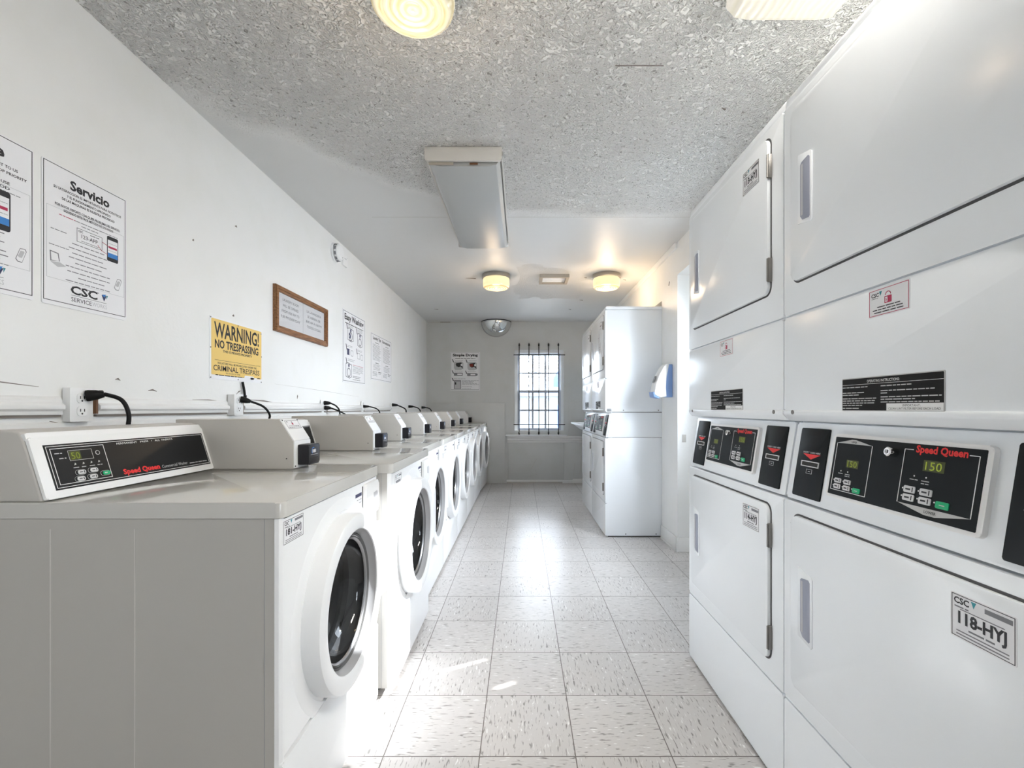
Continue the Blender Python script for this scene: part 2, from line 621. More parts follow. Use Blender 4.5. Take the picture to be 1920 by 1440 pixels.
    def build(self, name, parent=None, loc=None, sharp=32):
        bm = self.bm
        bm.normal_update()
        for f in bm.faces:
            f.smooth = True
        lim = math.radians(sharp)
        for e in bm.edges:
            if len(e.link_faces) != 2 or e.calc_face_angle(0) > lim:
                e.smooth = False
        me = bpy.data.meshes.new(name)
        bm.to_mesh(me)
        bm.free()
        for m in self.mats:
            me.materials.append(m)
        o = bpy.data.objects.new(name, me)
        COL.objects.link(o)
        if parent:
            o.parent = parent
        if loc is not None:
            o.location = loc
        return o


def tag(o, label, cat, group=None):
    o['label'] = label
    o['category'] = cat
    if group:
        o['group'] = group
    return o


def thing(name, label, cat, loc=(0, 0, 0), rz=0.0, group=None):
    o = bpy.data.objects.new(name, None)
    o.empty_display_size = 0.1
    COL.objects.link(o)
    o.location = loc
    o.rotation_euler = (0, 0, rz)
    return tag(o, label, cat, group)


def struct(o):
    o['kind'] = 'structure'
    return o


def copy_tree(root):
    c = root.copy()
    COL.objects.link(c)
    for ch in list(root.children):
        k = ch.copy(); COL.objects.link(k); k.parent = c
        for g in list(ch.children):
            q = g.copy(); COL.objects.link(q); q.parent = k
    return c


# ------------------------------------------------------------------ the room
XL, XR, YB, YF, ZC = -1.40, 1.20, 6.76, -1.80, 2.38     # left wall, right wall, far wall, rear wall, ceiling
XA = 1.50                                                # alcove / recess depth on the right
struct(MB().box(XL - 0.1, XA + 0.1, YF - 0.1, YB + 0.1, -0.08, 0, 'floor').build('floor'))
b = MB().box(XL - 0.1, XA + 0.1, YF - 0.1, YB + 0.1, ZC, ZC + 0.08, 'ceiling')
b.box(-1.0, 1.19, 3.065, 3.069, ZC - 0.0008, ZC, 'stain_light')
b.box(0.35, 0.53, 1.71, 1.714, ZC - 0.0008, ZC, 'stain')
for (px, py, w) in ((-0.50, 4.50, 0.10), (0.62, 4.47, 0.03), (1.02, 4.55, 0.03), (0.70, 5.4, 0.04), (0.62, 5.9, 0.03), (0.86, 1.95, 0.02), (-1.1, 5.9, 0.05)):
    b.tube([(px - w / 2, py, ZC - 0.001), (px + w / 2, py + 0.01, ZC - 0.002)], [0.001, 0.005], 'stain', 5)
struct(b.build('ceiling'))

b = MB().box(XL - 0.1, XL, YF - 0.1, YB, 0, ZC, 'wall')
# scuffs, a paint ridge and cracks on the left wall
F_L = basis((XL, 0, 0), (0, 1, 0), (0, 0, 1), (1, 0, 0))
for (y0, z0, y1, z1, w) in ((0.98, 1.185, 1.33, 1.163, 0.0022), (1.36, 1.062, 1.47, 1.03, 0.003), (1.95, 1.138, 2.15, 1.132, 0.002),
                            (2.35, 1.145, 2.62, 1.131, 0.0035), (1.72, 1.168, 1.76, 1.166, 0.003), (2.60, 1.24, 3.95, 1.20, 0.0012),
                            (2.25, 1.17, 2.29, 1.19, 0.0025), (2.86, 1.16, 2.865, 1.185, 0.0035), (2.24, 1.99, 2.255, 1.99, 0.004),
                            (2.22, 1.548, 2.232, 1.548, 0.005), (1.95, 1.815, 1.958, 1.815, 0.004), (1.52, 1.16, 1.54, 1.15, 0.003), (1.58, 1.20, 1.60, 1.198, 0.003)):
    b.tube([(y0, z0, 0.0), ((y0 + y1) / 2, (z0 + z1) / 2 + 0.004, 0.0008), (y1, z1, 0.0)], [w * 0.3, w, w * 0.3], 'stain_light' if w < 0.0016 else 'stain', 6, T=F_L)
b.prism([(0, 0.0), (0.004, 0.0), (0.004, 1.055), (0, 1.06)], YF, YB, 'wall', T=basis((XL, 0, 0), (1, 0, 0), (0, 0, 1), (0, 1, 0)))
struct(b.build('wall_left'))

# far wall with its window opening
WX0, WX1, WZ0, WZ1 = -0.105, 0.625, 0.735, 1.965
b = MB()
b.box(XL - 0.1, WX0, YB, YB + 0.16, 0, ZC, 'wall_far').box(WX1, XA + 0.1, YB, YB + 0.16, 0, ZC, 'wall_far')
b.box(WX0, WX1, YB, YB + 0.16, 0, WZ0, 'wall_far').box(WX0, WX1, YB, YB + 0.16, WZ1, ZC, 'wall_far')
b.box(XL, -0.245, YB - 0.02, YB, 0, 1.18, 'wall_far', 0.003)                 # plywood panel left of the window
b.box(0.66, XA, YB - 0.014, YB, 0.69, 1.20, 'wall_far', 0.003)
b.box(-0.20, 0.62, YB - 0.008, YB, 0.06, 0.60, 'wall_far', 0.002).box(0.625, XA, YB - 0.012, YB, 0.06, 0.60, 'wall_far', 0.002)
FB = front(YB)
for pts in (((0.12, 0.18, 0.012), (0.17, 0.26, 0.012), (0.20, 0.33, 0.012), (0.22, 0.36, 0.012)), ((0.10, 0.10, 0.012), (0.22, 0.13, 0.012), (0.2, 0.2, 0.012)),
            ((0.86, 0.12, 0.016), (0.88, 0.4, 0.016)), ((0.76, 0.10, 0.016), (0.78, 0.3, 0.016))):
    b.tube(pts, 0.0018, 'stain_light', 5, T=FB)
b.box(-1.38, -0.6, YB - 0.0015, YB, ZC - 0.02, ZC - 0.012, 'stain_light').box(-1.2, -1.05, YB - 0.002, YB, ZC - 0.01, ZC - 0.004, 'stain')
struct(b.build('wall_back'))

# rear wall behind the camera
struct(MB().box(XL - 0.1, XA + 0.1, YF - 0.12, YF, 0, ZC, 'wall_dark').build('wall_rear'))
F_R = basis((XA + 0.02, 0, 0), (0, -1, 0), (0, 0, 1), (-1, 0, 0))
w2 = MB().outline(0.90, 1.55, 0.85, 1.95, 0.05, -0.06, 0.02, 'win_white', T=F_R).box(0.95, 1.50, 1.38, 1.42, -0.05, 0.0, 'win_white', T=F_R).build('fill_window')  # unseen window, added to let in fill light from the right
struct(w2)
MB().box(0.95, 1.50, 0.90, 1.90, -0.03, -0.024, 'pane', T=F_R).build('pane', w2)

# right wall: solid beyond the alcove, recessed round the far dryers
DY0, DY1 = 3.925, 5.405
b = MB()
b.box(XR, XA, 3.53, DY0, 0, ZC, 'wall')
b.box(XR, XA, DY0, DY1, 2.02, ZC, 'wall')
b.box(XR, XA, DY1, YB, 0, ZC, 'wall')
b.box(XR, XA, YF, 3.53, 2.13, ZC, 'wall')                                    # soffit over alcove and near dryers
b.box(XA, XA + 0.1, DY0 - 0.1, DY1 + 0.1, 0, 2.1, 'wall')
# outer wall with doorway
OY0, OY1, OZ = 2.33, 3.25, 2.08
b.box(0.80, XA, 0.42, 0.54, 0, ZC, 'wall').box(XA, XA + 0.1, -0.90, OY0, 0, ZC, 'wall').box(XA, XA + 0.1, YF, -1.55, 0, ZC, 'wall').box(XA, XA + 0.1, -1.55, -0.90, 0, 0.85, 'wall').box(XA, XA + 0.1, -1.55, -0.90, 1.95, ZC, 'wall').box(XA, XA + 0.1, OY1, DY0, 0, ZC, 'wall').box(XA, XA + 0.1, OY0, OY1, OZ, ZC, 'wall')  # first box: unseen stub wall added to block light over the dryers
b.tube([(XR - 0.001, 3.72, 2.13), (XR - 0.001, 3.735, 2.10)], 0.003, 'stain', 5)
b.box(1.235, 1.265, 3.527, 3.53, 0.84, 0.90, 'stain_light', 0.001)
struct(b.build('wall_right'))
struct(MB().box(XR - 0.02, XR, 3.53, YB, ZC - 0.045, ZC, 'trim', 0.004).build('trim_1'))
struct(MB().box(XR - 0.016, XR, 3.51, DY0 - 0.02, 0, 0.11, 'trim', 0.004).box(XR - 0.016, XA, 3.512, 3.53, 0, 0.11, 'trim', 0.004).box(XR-0.02, XR-0.016, 3.52, DY0-0.03, 0, 0.02, 'trim').build('baseboard_right'))
struct(MB().box(-0.22, 0.75, YB - 0.016, YB, 0, 0.05, 'trim', 0.003).box(0.75, XR, YB - 0.02, YB, 0, 0.065, 'trim', 0.003).box(-0.22, 0.6, YB - 0.0165, YB - 0.015, 0.0, 0.022, 'stain_light').build('baseboard_back'))

# glazed entrance door in the alcove
D = MB(basis((XA + 0.03, 0, 0), (0, 1, 0), (0, 0, 1), (1, 0, 0)))
ly0, ly1, lz0, lz1 = 2.46, 3.06, 1.175, 1.98
D.box(OY0, ly0, 0, OZ, 0, 0.04, 'win_white').box(ly1, OY1, 0, OZ, 0, 0.04, 'win_white')
D.box(ly0, ly1, lz1, OZ, 0, 0.04, 'win_white')
D.box(ly0, ly1, 0, 0.90, 0, 0.04, 'win_white')
D.box(ly0, 2.61, 0.90, lz0, 0, 0.04, 'win_white').box(2.65, 2.845, 0.90, lz0, 0, 0.04, 'win_white').box(2.88, ly1, 0.90, lz0, 0, 0.04, 'win_white')
D.box(2.61, 2.65, 0.96, lz0, 0, 0.04, 'win_white').box(2.845, 2.88, 0.90, 0.97, 0, 0.04, 'win_white')  # slot and hole made up to throw a sun streak and spot on the floor
door1 = struct(D.build('door_1'))
MB().box(ly0, ly1, lz0, lz1, 0.015, 0.02, 'pane', T=basis((XA + 0.03, 0, 0), (0, 1, 0), (0, 0, 1), (1, 0, 0))).build('pane', door1)
MB().lathe([(0, -0.055), (0.02, -0.05), (0.026, -0.035), (0.012, -0.02), (0.012, 0), (0, 0)], 'chrome', 20, T=basis((XA + 0.03, 2.39, 0.95), (0, 1, 0), (0, 0, 1), (1, 0, 0))).build('door_handle', door1)

# far window
wf = MB(FB)
wf.outline(WX0 - 0.06, WX1 + 0.055, WZ0 - 0.02, WZ1 + 0.06, 0.062, 0.0, 0.018, 'wall_far')                # casing
wf.outline(WX0, WX1, WZ0, WZ1, 0.045, -0.14, -0.02, 'win_white')
window1 = struct(wf.build('window_1'))
MID = 1.352
for (z0, z1, n0) in ((MID - 0.02, WZ1 - 0.04, -0.12), (WZ0 + 0.04, MID + 0.02, -0.08)):
    s = MB(FB)
    s.outline(WX0 + 0.045, WX1 - 0.045, z0, z1, 0.035, n0, n0 + 0.035, 'sash')
    for k in (1, 2):
        x = WX0 + 0.08 + (WX1 - WX0 - 0.16) * k / 3
        s.box(x - 0.013, x + 0.013, z0 + 0.03, z1 - 0.03, n0 + 0.006, n0 + 0.028, 'sash')
    s.box(WX0 + 0.07, WX1 - 0.07, (z0 + z1) / 2 - 0.011, (z0 + z1) / 2 + 0.011, n0 + 0.007, n0 + 0.027, 'sash')
    so = s.build('sash', window1)
    MB(FB).box(WX0 + 0.075, WX1 - 0.075, z0 + 0.03, z1 - 0.03, n0 + 0.015, n0 + 0.018, 'pane').build('pane', so)
MB(FB).box(-0.235, 0.665, 0.695, 0.716, 0, 0.075, 'win_white', 0.004).build('window_sill', window1)
struct(MB(FB).prism([(0.0, 0.60), (0.022, 0.60), (0.022, 0.625), (0.034, 0.635), (0.034, 0.66), (0.05, 0.672), (0.05, 0.695), (0, 0.695)], -0.21, XR, 'trim', 0.002,
                    T=basis((0, YB, 0), (0, -1, 0), (0, 0, 1), (1, 0, 0))).build('trim_2'))

# iron bars inside the window
bars = thing('window_bars', 'black iron security bars with pointed ends across the far window', 'window bars', (0.26, YB, 0.72))
for x in (-0.035, 0.108, 0.252, 0.394, 0.538):
    q = MB()
    q.tube([(x - 0.26, -0.055, 0.03), (x - 0.26, -0.055, 1.30)], 0.0065, 'iron', 8)
    for zz, sg in ((1.29, 1), (0.04, -1)):
        q.lathe([(0.0065, 0), (0.014, 0.015 * sg), (0.009, 0.035 * sg), (0, 0.055 * sg)], 'iron', 10, T=Matrix.Translation((x - 0.26, -0.055, zz)))
    q.build('upright_bar', bars)
for z in (1.886, 0.864):
    MB().tube([(-0.375, -0.045, z - 0.72), (0.375, -0.045, z - 0.72)], 0.007, 'iron', 8).tube([(-0.372, -0.045, z - 0.72), (-0.372, -0.018, z - 0.72)], 0.007, 'iron', 8).tube([(0.372, -0.045, z - 0.72), (0.372, -0.018, z - 0.72)], 0.007, 'iron', 8).build('cross_bar', bars)


# ------------------------------------------------------------------ outside
struct(MB().box(-12, 14, YB + 0.16, 26, -0.3, -0.15, 'ground').box(XA + 0.1, 14, -10, YB + 0.16, -0.3, -0.15, 'ground').box(-12, XA + 0.1, -14, YF - 0.12, -0.3, -0.15, 'ground').build('ground'))


def scroll(cx, cz, r, turns, sx, a0):
    return [(cx + sx * r * (1 - t / 26 * 0.8) * math.cos(a0 + t / 26 * turns * 2 * PI), 0, cz + r * (1 - t / 26 * 0.8) * math.sin(a0 + t / 26 * turns * 2 * PI)) for t in range(27)]


g = MB()
for sx in (-1, 1):
    g.tube(scroll(0.25 + sx * 0.20, 1.22, 0.06, 1.2, sx, PI), 0.005, 'win_white', 6)
    g.tube(scroll(0.25 + sx * 0.06, 1.35, 0.05, 1.2, sx, PI / 2), 0.005, 'win_white', 6)
    g.tube(scroll(0.25 + sx * 0.05, 1.06, 0.045, 1.2, sx, -PI / 2), 0.005, 'win_white', 6)
    g.tube(scroll(0.25 + sx * 0.20, 1.60, 0.06, 1.2, sx, PI), 0.005, 'win_white', 6)
    g.tube([(0.25 + sx * 0.16, 0, 1.28), (0.25, 0, 1.08)], 0.006, 'win_white', 6)
    g.tube([(0.25 + sx * 0.14, 0, 1.50), (0.25, 0, 1.75)], 0.006, 'win_white', 6)
    g.tube([(0.25 + sx * 0.36, 0, 0.75), (0.25 + sx * 0.36, 0, 1.95)], 0.008, 'win_white', 6)
for z in (0.76, 1.93):
    g.tube([(-0.11, 0, z), (0.61, 0, z)], 0.008, 'win_white', 6)
tag(g.build('window_grille', loc=(0, YB + 0.17, 0)), 'white scrollwork grille outside the far window', 'grille')

hs = thing('neighbouring_house', 'pale building wall seen through the far window', 'building', (1.0, 13.0, -0.15))
MB().box(-4.5, 1.5, 0, 3, 0, 1.6, 'siding').box(-4.6, 1.6, -0.2, 3.2, 1.6, 1.72, 'siding').build('wall', hs)
h2 = MB(); h2.box(0.02, 0.32, -0.02, 0, 0.35, 1.35, 'tarp').build('doorway', hs)
tarp = MB().prism([(0, 0), (0.42, 0), (0.42, 0.42), (0.1, 0.36), (0, 0.18)], -0.03, 0.0, 'tarp', 0.004, T=front(0))
tag(tarp.build('blue_awning', loc=(0.70, 10.2, 1.58)), 'blue awning panel outside, right side of the far window', 'awning')
MB().tube([(1.09, 10.2, -0.15), (1.09, 10.2, 1.6)], 0.02, 'win_white').build('awning_post', bpy.data.objects['blue_awning']).matrix_parent_inverse = Matrix.Translation((-0.70, -10.2, -1.58))
for i, (tx, ty, lab) in enumerate(((-1.6, 19.0, 'bare tree outside, left of centre through the far window'), (2.6, 17.2, 'bare tree outside, right of centre through the far window'))):
    t = MB()
    rnd = random.Random(3 + i)

    def br(p, d, L, r, k):
        q = p + d * L
        t.tube([p, (p + q) / 2 + Vector((rnd.uniform(-.04, .04), 0, 0)), q], [r, r * 0.8, r * 0.6], 'bark', 5)
        if k:
            for _ in range(3):
                a = rnd.uniform(0.3, 0.8) * rnd.choice((-1, 1))
                dd = Matrix.Rotation(a, 3, 'Y') @ Matrix.Rotation(rnd.uniform(-0.5, 0.5), 3, 'X') @ d
                br(q, dd.normalized(), L * 0.72, r * 0.55, k - 1)
    br(Vector((0, 0, 0)), Vector((0, 0, 1)), 1.5, 0.13, 5)
    tag(t.build('bare_tree', loc=(tx, ty, -0.15)), lab, 'tree', 'trees outside the far window')


# ------------------------------------------------------------------ washers
WW, WH = 0.690, 0.888
RC = (0.0, 0.53)                                          # door centre (local x, z)


def make_washer():
    root = thing('washing_machine', '', 'washing machine')
    w = WW / 2
    # cabinet: sides, back, inner floor
    c = MB()
    c.box(-w, -w + 0.006, -0.3325, 0.35, 0.03, WH - 0.037, 'shaded_side')
    c.box(w - 0.006, w, -0.3325, 0.35, 0.03, WH - 0.037, 'shaded_side')
    c.box(-w + 0.004, w - 0.004, 0.342, 0.35, 0.03, WH - 0.037, 'shaded_side')
    c.box(-w + 0.004, w - 0.004, -0.32, 0.342, 0.03, 0.04, 'shaded_side')
    c.prism([(-w, -0.333), (-w + 0.002, -0.342), (-w + 0.009, -0.347), (-w + 0.014, -0.347), (-w + 0.014, -0.333)], 0.03, WH - 0.037, 'washer_white')
    c.prism([(w, -0.333), (w - 0.002, -0.342), (w - 0.009, -0.347), (w - 0.014, -0.347), (w - 0.014, -0.333)], 0.03, WH - 0.037, 'washer_white')
    for yy in (-0.02, 0.17):
        c.box(-w - 0.0008, -w, yy, yy + 0.0025, 0.04, WH - 0.06, 'seam')
    c.box(-w - 0.0006, -w, -0.312, -0.3105, 0.03, WH - 0.037, 'ring_grey')
    for x in (-w + 0.06, w - 0.06):
        for y in (-0.28, 0.3):
            c.lathe([(0.02, 0), (0.02, 0.012), (0.012, 0.016), (0.012, 0.032), (0, 0.032)], 'rubber', 16, T=Matrix.Translation((x, y, 0)))
    c.build('cabinet', root)
    # worktop
    t = MB()
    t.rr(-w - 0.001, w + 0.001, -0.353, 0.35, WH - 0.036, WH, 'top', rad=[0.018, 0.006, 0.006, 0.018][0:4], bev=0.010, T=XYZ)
    t.build('worktop', root)
    # front panel with round opening
    f = MB(front(-0.335))
    seg = 64
    inner, outer = [], []
    x0, x1, z0, z1 = -w + 0.0145, w - 0.0145, 0.305, WH - 0.040
    for i in range(seg):
        a = 2 * PI * i / seg
        ca, sa = math.cos(a), math.sin(a)
        inner.append((RC[0] + 0.205 * ca, RC[1] + 0.205 * sa))
        k = min((x1 - RC[0]) / abs(ca) if abs(ca) > 1e-6 else 9, ((z1 - RC[1]) if sa > 0 else (RC[1] - z0)) / abs(sa) if abs(sa) > 1e-6 else 9)
        outer.append((RC[0] + k * ca, RC[1] + k * sa))
    # snap nearest points to the corners
    for cx, cz in ((x0, z0), (x1, z0), (x0, z1), (x1, z1)):
        j = min(range(seg), key=lambda q: (outer[q][0] - cx) ** 2 + (outer[q][1] - cz) ** 2)
        outer[j] = (cx, cz)
    f.ring(outer, inner, -0.01, 0.012, 'washer_white')
    # pressed dish round the door
    f.lathe([(0.300, 0.0118), (0.292, 0.015), (0.262, 0.0145), (0.258, 0.010)], 'washer_white', 72, T=front(-0.335, 0, RC[1]))
    f.build('front_panel', root)
    a = MB(front(-0.335))
    a.rr(-w + 0.002, w - 0.002, 0.022, 0.297, -0.01, 0.016, 'washer_white', rad=0.006, bev=0.005)
    a.box(-w + 0.004, w - 0.004, 0.296, 0.306, -0.02, -0.004, 'gap')
    a.build('access_panel', root)
    # drum and gasket behind the glass
    TD = front(-0.335, 0, RC[1])
    d = MB()
    d.lathe([(0.204, 0.01), (0.19, -0.01), (0.175, -0.03)], 'grey_plastic', 64, T=TD)
    d.lathe([(0.175, -0.03), (0.168, -0.045), (0.172, -0.06), (0.160, -0.075), (0.165, -0.09), (0.18, -0.1), (0.24, -0.11)], 'rubber', 64, T=TD)
    d.lathe([(0.24, -0.11), (0.245, -0.30), (0.24, -0.46), (0.10, -0.50), (0, -0.50)], 'steel_dark', 64, T=TD)
    for k in range(3):
        an = k * 2 * PI / 3 + 0.5
        d.tube([(0.225 * math.cos(an), 0.225 * math.sin(an), -0.13), (0.225 * math.cos(an), 0.225 * math.sin(an), -0.45)], 0.03, 'grey_plastic', 8, T=TD)
    d.build('drum', root)
    # door
    dm = MB()
    dm.lathe([(0.232, 0.008), (0.2525, 0.010), (0.2530, 0.030), (0.2525, 0.050), (0.2495, 0.0575), (0.243, 0.061), (0.225, 0.0625), (0.209, 0.061), (0.2045, 0.058), (0.203, 0.054)], 'washer_white', 96, T=TD)
    dm.lathe([(0.203, 0.054), (0.200, 0.044), (0.191, 0.030)], 'ring_grey', 96, T=TD)
    dm.lathe([(0.191, 0.030), (0.188, 0.034), (0.185, 0.028), (0.181, 0.032), (0.178, 0.026)], 'rubber', 96, T=TD)
    door = dm.build('door', root, sharp=34)
    gl = MB()
    prof = [(0.178, 0.028)] + [(0.172 * math.cos(t * PI / 2 / 8), 0.026 - 0.085 * math.sin(t * PI / 2 / 8)) for t in range(0, 8)] + [(0, -0.059)]
    gl.lathe(prof, 'door_glass', 72, T=TD)
    gl.build('door_glass', door)
    MB().lathe([(0.180, 0.028), (0.177, 0.031), (0.174, 0.029), (0.171, 0.024)], 'ring_metal', 72, T=TD).build('glass_rim', door)
    hd = MB(front(-0.335))
    hd.prism([(0.215, 0.44), (0.300, 0.43), (0.318, 0.455), (0.320, 0.67), (0.305, 0.692), (0.222, 0.66)], 0.014, 0.062, 'washer_white', 0.010, 3)
    hd.box(0.270, 0.312, 0.47, 0.65, 0.006, 0.016, 'grey_plastic')
    hd.build('door_handle', door)
    # dispenser drawer
    dr = MB(front(-0.335))
    dr.rr(0.188, 0.326, 0.728, 0.840, 0.008, 0.026, 'plastic', rad=0.014, bev=0.006)
    dr.rr(0.1845, 0.1885, 0.735, 0.834, 0.008, 0.0135, 'gap')
    drawer = dr.build('dispenser_drawer', root)
    MB(front(-0.335)).prism([(0.268, 0.768), (0.300, 0.764), (0.308, 0.79), (0.302, 0.802), (0.262, 0.800)], 0.0255, 0.0268, 'handle_shade', 0.0005).build('finger_pull', drawer)
    st = MB(front(-0.347))
    st.rr(0.118, 0.176, 0.752, 0.818, 0, 0.0008, 'paper', rad=0.002)
    st.box(0.119, 0.176, 0.806, 0.817, 0.0008, 0.001, 'ink_navy')
    for i in range(4):
        st.words(0.122, 0.148, 0.795 - i * 0.011, 0.003, 0.0009, 'ink_grey').words(0.152, 0.174, 0.795 - i * 0.011, 0.003, 0.0009, 'ink_grey')
    st.build('care_sticker', root)
    # control housing (left part of the rear console)
    h = MB(ALONG_X)
    h.prism([(0.192, WH), (0.236, 1.030), (0.246, 1.046), (0.262, 1.050), (0.345, 1.050), (0.350, 1.040), (0.350, WH)], -w + 0.002, 0.236, 'almond', 0.005, 3)
    h.build('control_housing', root)
    ang = math.atan2(0.044, 0.142)
    TS = slanted(0.190, WH + 0.002, ang)
    L = 0.1487
    p = MB(TS)
    u0, u1 = -w + 0.012, 0.216
    p.rr(u0 - 0.008, u1 + 0.010, 0.000, L, 0.0, 0.007, 'plastic', rad=0.006, bev=0.004)
    p.rr(u0 - 0.008, u1 + 0.006, L - 0.006, L + 0.012, -0.012, 0.003, 'plastic', rad=0.004, bev=0.003)
    panel = p.build('control_panel', root)
    q = MB(TS)
    a0, a1, b0, b1 = u0 + 0.018, u1 - 0.004, 0.018, 0.128
    q.rr(a0, a1, b0, b1, 0.0065, 0.0078, 'black')
    q.outline(a0 + 0.004, a1 - 0.004, b0 + 0.004, b1 - 0.004, 0.0013, 0.0078, 0.0082, 'white_ink')
    q.outline(a0 + 0.012, a0 + 0.150, b0 + 0.011, b1 - 0.010, 0.0013, 0.0078, 0.0082, 'white_ink')
    q.outline(a0 + 0.052, a0 + 0.114, b0 + 0.066, b0 + 0.092, 0.0009, 0.0078, 0.0082, 'silver_ink')
    q.box(a0 + 0.054, a0 + 0.083, b0 + 0.068, b0 + 0.090, 0.0078, 0.0080, 'led_back')
    q.text('50', a0 + 0.058, b0 + 0.0695, 0.0245, 0.0084, 'led', 'LEFT', width=0.022)
    q.lathe([(0.006, 0.0078), (0.006, 0.0086), (0, 0.0086)], 'silver_ink', 14, T=TS @ Matrix.Translation((a0 + 0.128, b0 + 0.08, 0)))
    q.lathe([(0.0045, 0.0087), (0, 0.0088)], 'black', 14, T=TS @ Matrix.Translation((a0 + 0.128, b0 + 0.08, 0)))
    for k in range(4):
        x = a0 + 0.062 + k * 0.021
        q.prism([(x - 0.003, b0 + 0.054), (x + 0.003, b0 + 0.056), (x, b0 + 0.06)], 0.0078, 0.0082, 'silver_ink')
        q.words(x - 0.007, x + 0.007, b0 + 0.047, 0.003, 0.0079, 'ink_light')
    q.words(a0 + 0.02, a0 + 0.038, b0 + 0.086, 0.0035, 0.0079, 'ink_light').words(a0 + 0.028, a0 + 0.045, b0 + 0.073, 0.004, 0.0079, 'silver_ink')
    q.text('PERMANENT   PRESS   \u2022   ALL  FABRICS', a0 + 0.19, b1 - 0.014, 0.0075, 0.0082, 'white_ink', 'LEFT', width=0.20)
    q.text('Speed Queen', a0 + 0.185, b0 + 0.012, 0.020, 0.0082, 'red', 'LEFT', bold=0.04, width=0.125)
    q.text('Commercial Washer', a0 + 0.318, b0 + 0.012, 0.013, 0.0082, 'silver_ink', 'LEFT', width=0.105)
    q.words(a0 + 0.432, a1 - 0.012, b0 + 0.012, 0.004, 0.008, 'ink_light')
    q.build('faceplate', panel)
    for (x, v, green) in ((0.070, 0.029, 0), (0.103, 0.030, 0), (0.064, 0.013, 0), (0.097, 0.014, 0), (0.134, 0.018, 1)):
        k = MB(TS)
        X, V = a0 + x, b0 + v + 0.006
        k.rr(X - 0.0145, X + 0.0125, V - 0.0065, V + 0.0065, 0.0078, 0.0083, 'silver_ink', rad=0.006)
        k.rr(X - 0.0138, X + 0.0118, V - 0.0058, V + 0.0058, 0.0083, 0.0085, 'black', rad=0.005)
        k.rr(X - 0.009, X + 0.011, V - 0.005, V + 0.005, 0.0083, 0.0100, 'green' if green else 'key', rad=0.004)
        k.box(X - 0.005, X + 0.003, V - 0.0008, V + 0.0012, 0.0100, 0.0102, 'ink_light' if green else 'ink')
        if not green:
            k.box(X + 0.006, X + 0.008, V - 0.003, V + 0.003, 0.0100, 0.0102, 'ink')
        k.build('button', panel)
    # meter case at the right end of the console
    mc = MB(ALONG_X)
    mx0, mx1 = 0.222, 0.3445
    prof = [(-0.094, WH), (-0.094, 0.984), (-0.044, 1.062), (0.318, 1.062), (0.318, WH)]
    mc.prism(prof, mx0, mx1, 'almond', 0.003)
    mc.lathe([(0.0025, 0), (0.002, 0.0015), (0, 0.002)], 'gap', 8, T=basis((mx0, -0.07, 0.925), (0, 1, 0), (0, 0, 1), (-1, 0, 0)))
    case = mc.build('meter_case', root)
    fp = MB()
    am = math.atan2(0.050, 0.078)
    TM = slanted(-0.094, 0.984, am)
    fp.rr(mx0 + 0.001, mx1 - 0.001, 0.002, 0.0915, 0, 0.0035, 'washer_white', rad=0.002, bev=0.0015, T=TM)
    fp.rr(mx0 + 0.001, mx1 - 0.001, WH + 0.004, 0.986, 0, 0.0035, 'washer_white', rad=0.002, bev=0.0015, T=front(-0.094))
    for (x, v) in ((mx0 + 0.008, 0.086), (mx1 - 0.008, 0.086)):
        fp.lathe([(0.003, 0.0035), (0.003, 0.0045), (0, 0.005)], 'gap', 10, T=TM @ Matrix.Translation((x, v, 0)))
    fp.lathe([(0.003, 0.0035), (0.003, 0.0045), (0, 0.005)], 'gap', 10, T=front(-0.094, mx0 + 0.007, WH + 0.010))
    fp.build('front_plate', case)
    s = MB(TM)
    s.rr(mx0 + 0.016, mx1 - 0.010, 0.048, 0.086, 0.0036, 0.0042, 'paper', rad=0.002)
    s.outline(mx0 + 0.018, mx1 - 0.012, 0.050, 0.084, 0.0012, 0.0042, 0.0044, 'ink')
    s.text('CSC', mx0 + 0.024, 0.076, 0.006, 0.0045, 'ink', 'LEFT', bold=0.03)
    s.rr(mx0 + 0.058, mx0 + 0.067, 0.066, 0.073, 0.0042, 0.0045, 'crimson').outline(mx0 + 0.0595, mx0 + 0.0655, 0.073, 0.079, 0.001, 0.0042, 0.0045, 'ink')
    s.words(mx0 + 0.028, mx1 - 0.02, 0.060, 0.0032, 0.0043, 'ink_grey').words(mx0 + 0.024, mx1 - 0.018, 0.054, 0.0032, 0.0043, 'ink_grey')
    s.build('security_sticker', case)
    r = MB(front(-0.0975))
    r.rr(mx0 + 0.024, mx1 - 0.014, 0.900, 0.972, 0, 0.040, 'reader', rad=0.006, bev=0.006)
    r.box(mx0 + 0.036, mx1 - 0.030, 0.921, 0.925, 0.0395, 0.0405, 'gap')
    r.lathe([(0.013, 0.0400), (0.013, 0.0403), (0.0105, 0.0403), (0.0105, 0.0400)], 'blue_ink', 24, T=front(-0.0975, (mx0 + mx1) / 2 - 0.004, 0.948), a0=PI / 2 - 0.6, a1=PI + 0.9)
    for k in range(3):
        r.rr((mx0 + mx1) / 2 - 0.010 + k * 0.010, (mx0 + mx1) / 2 - 0.004 + k * 0.010, 0.941, 0.953, 0.0401, 0.0404, 'white_ink', rad=0.002)
    r.box(mx0 + 0.037, mx1 - 0.028, 0.934, 0.9355, 0.0401, 0.0404, 'ink_light')
    r.build('card_reader', root)
    return root


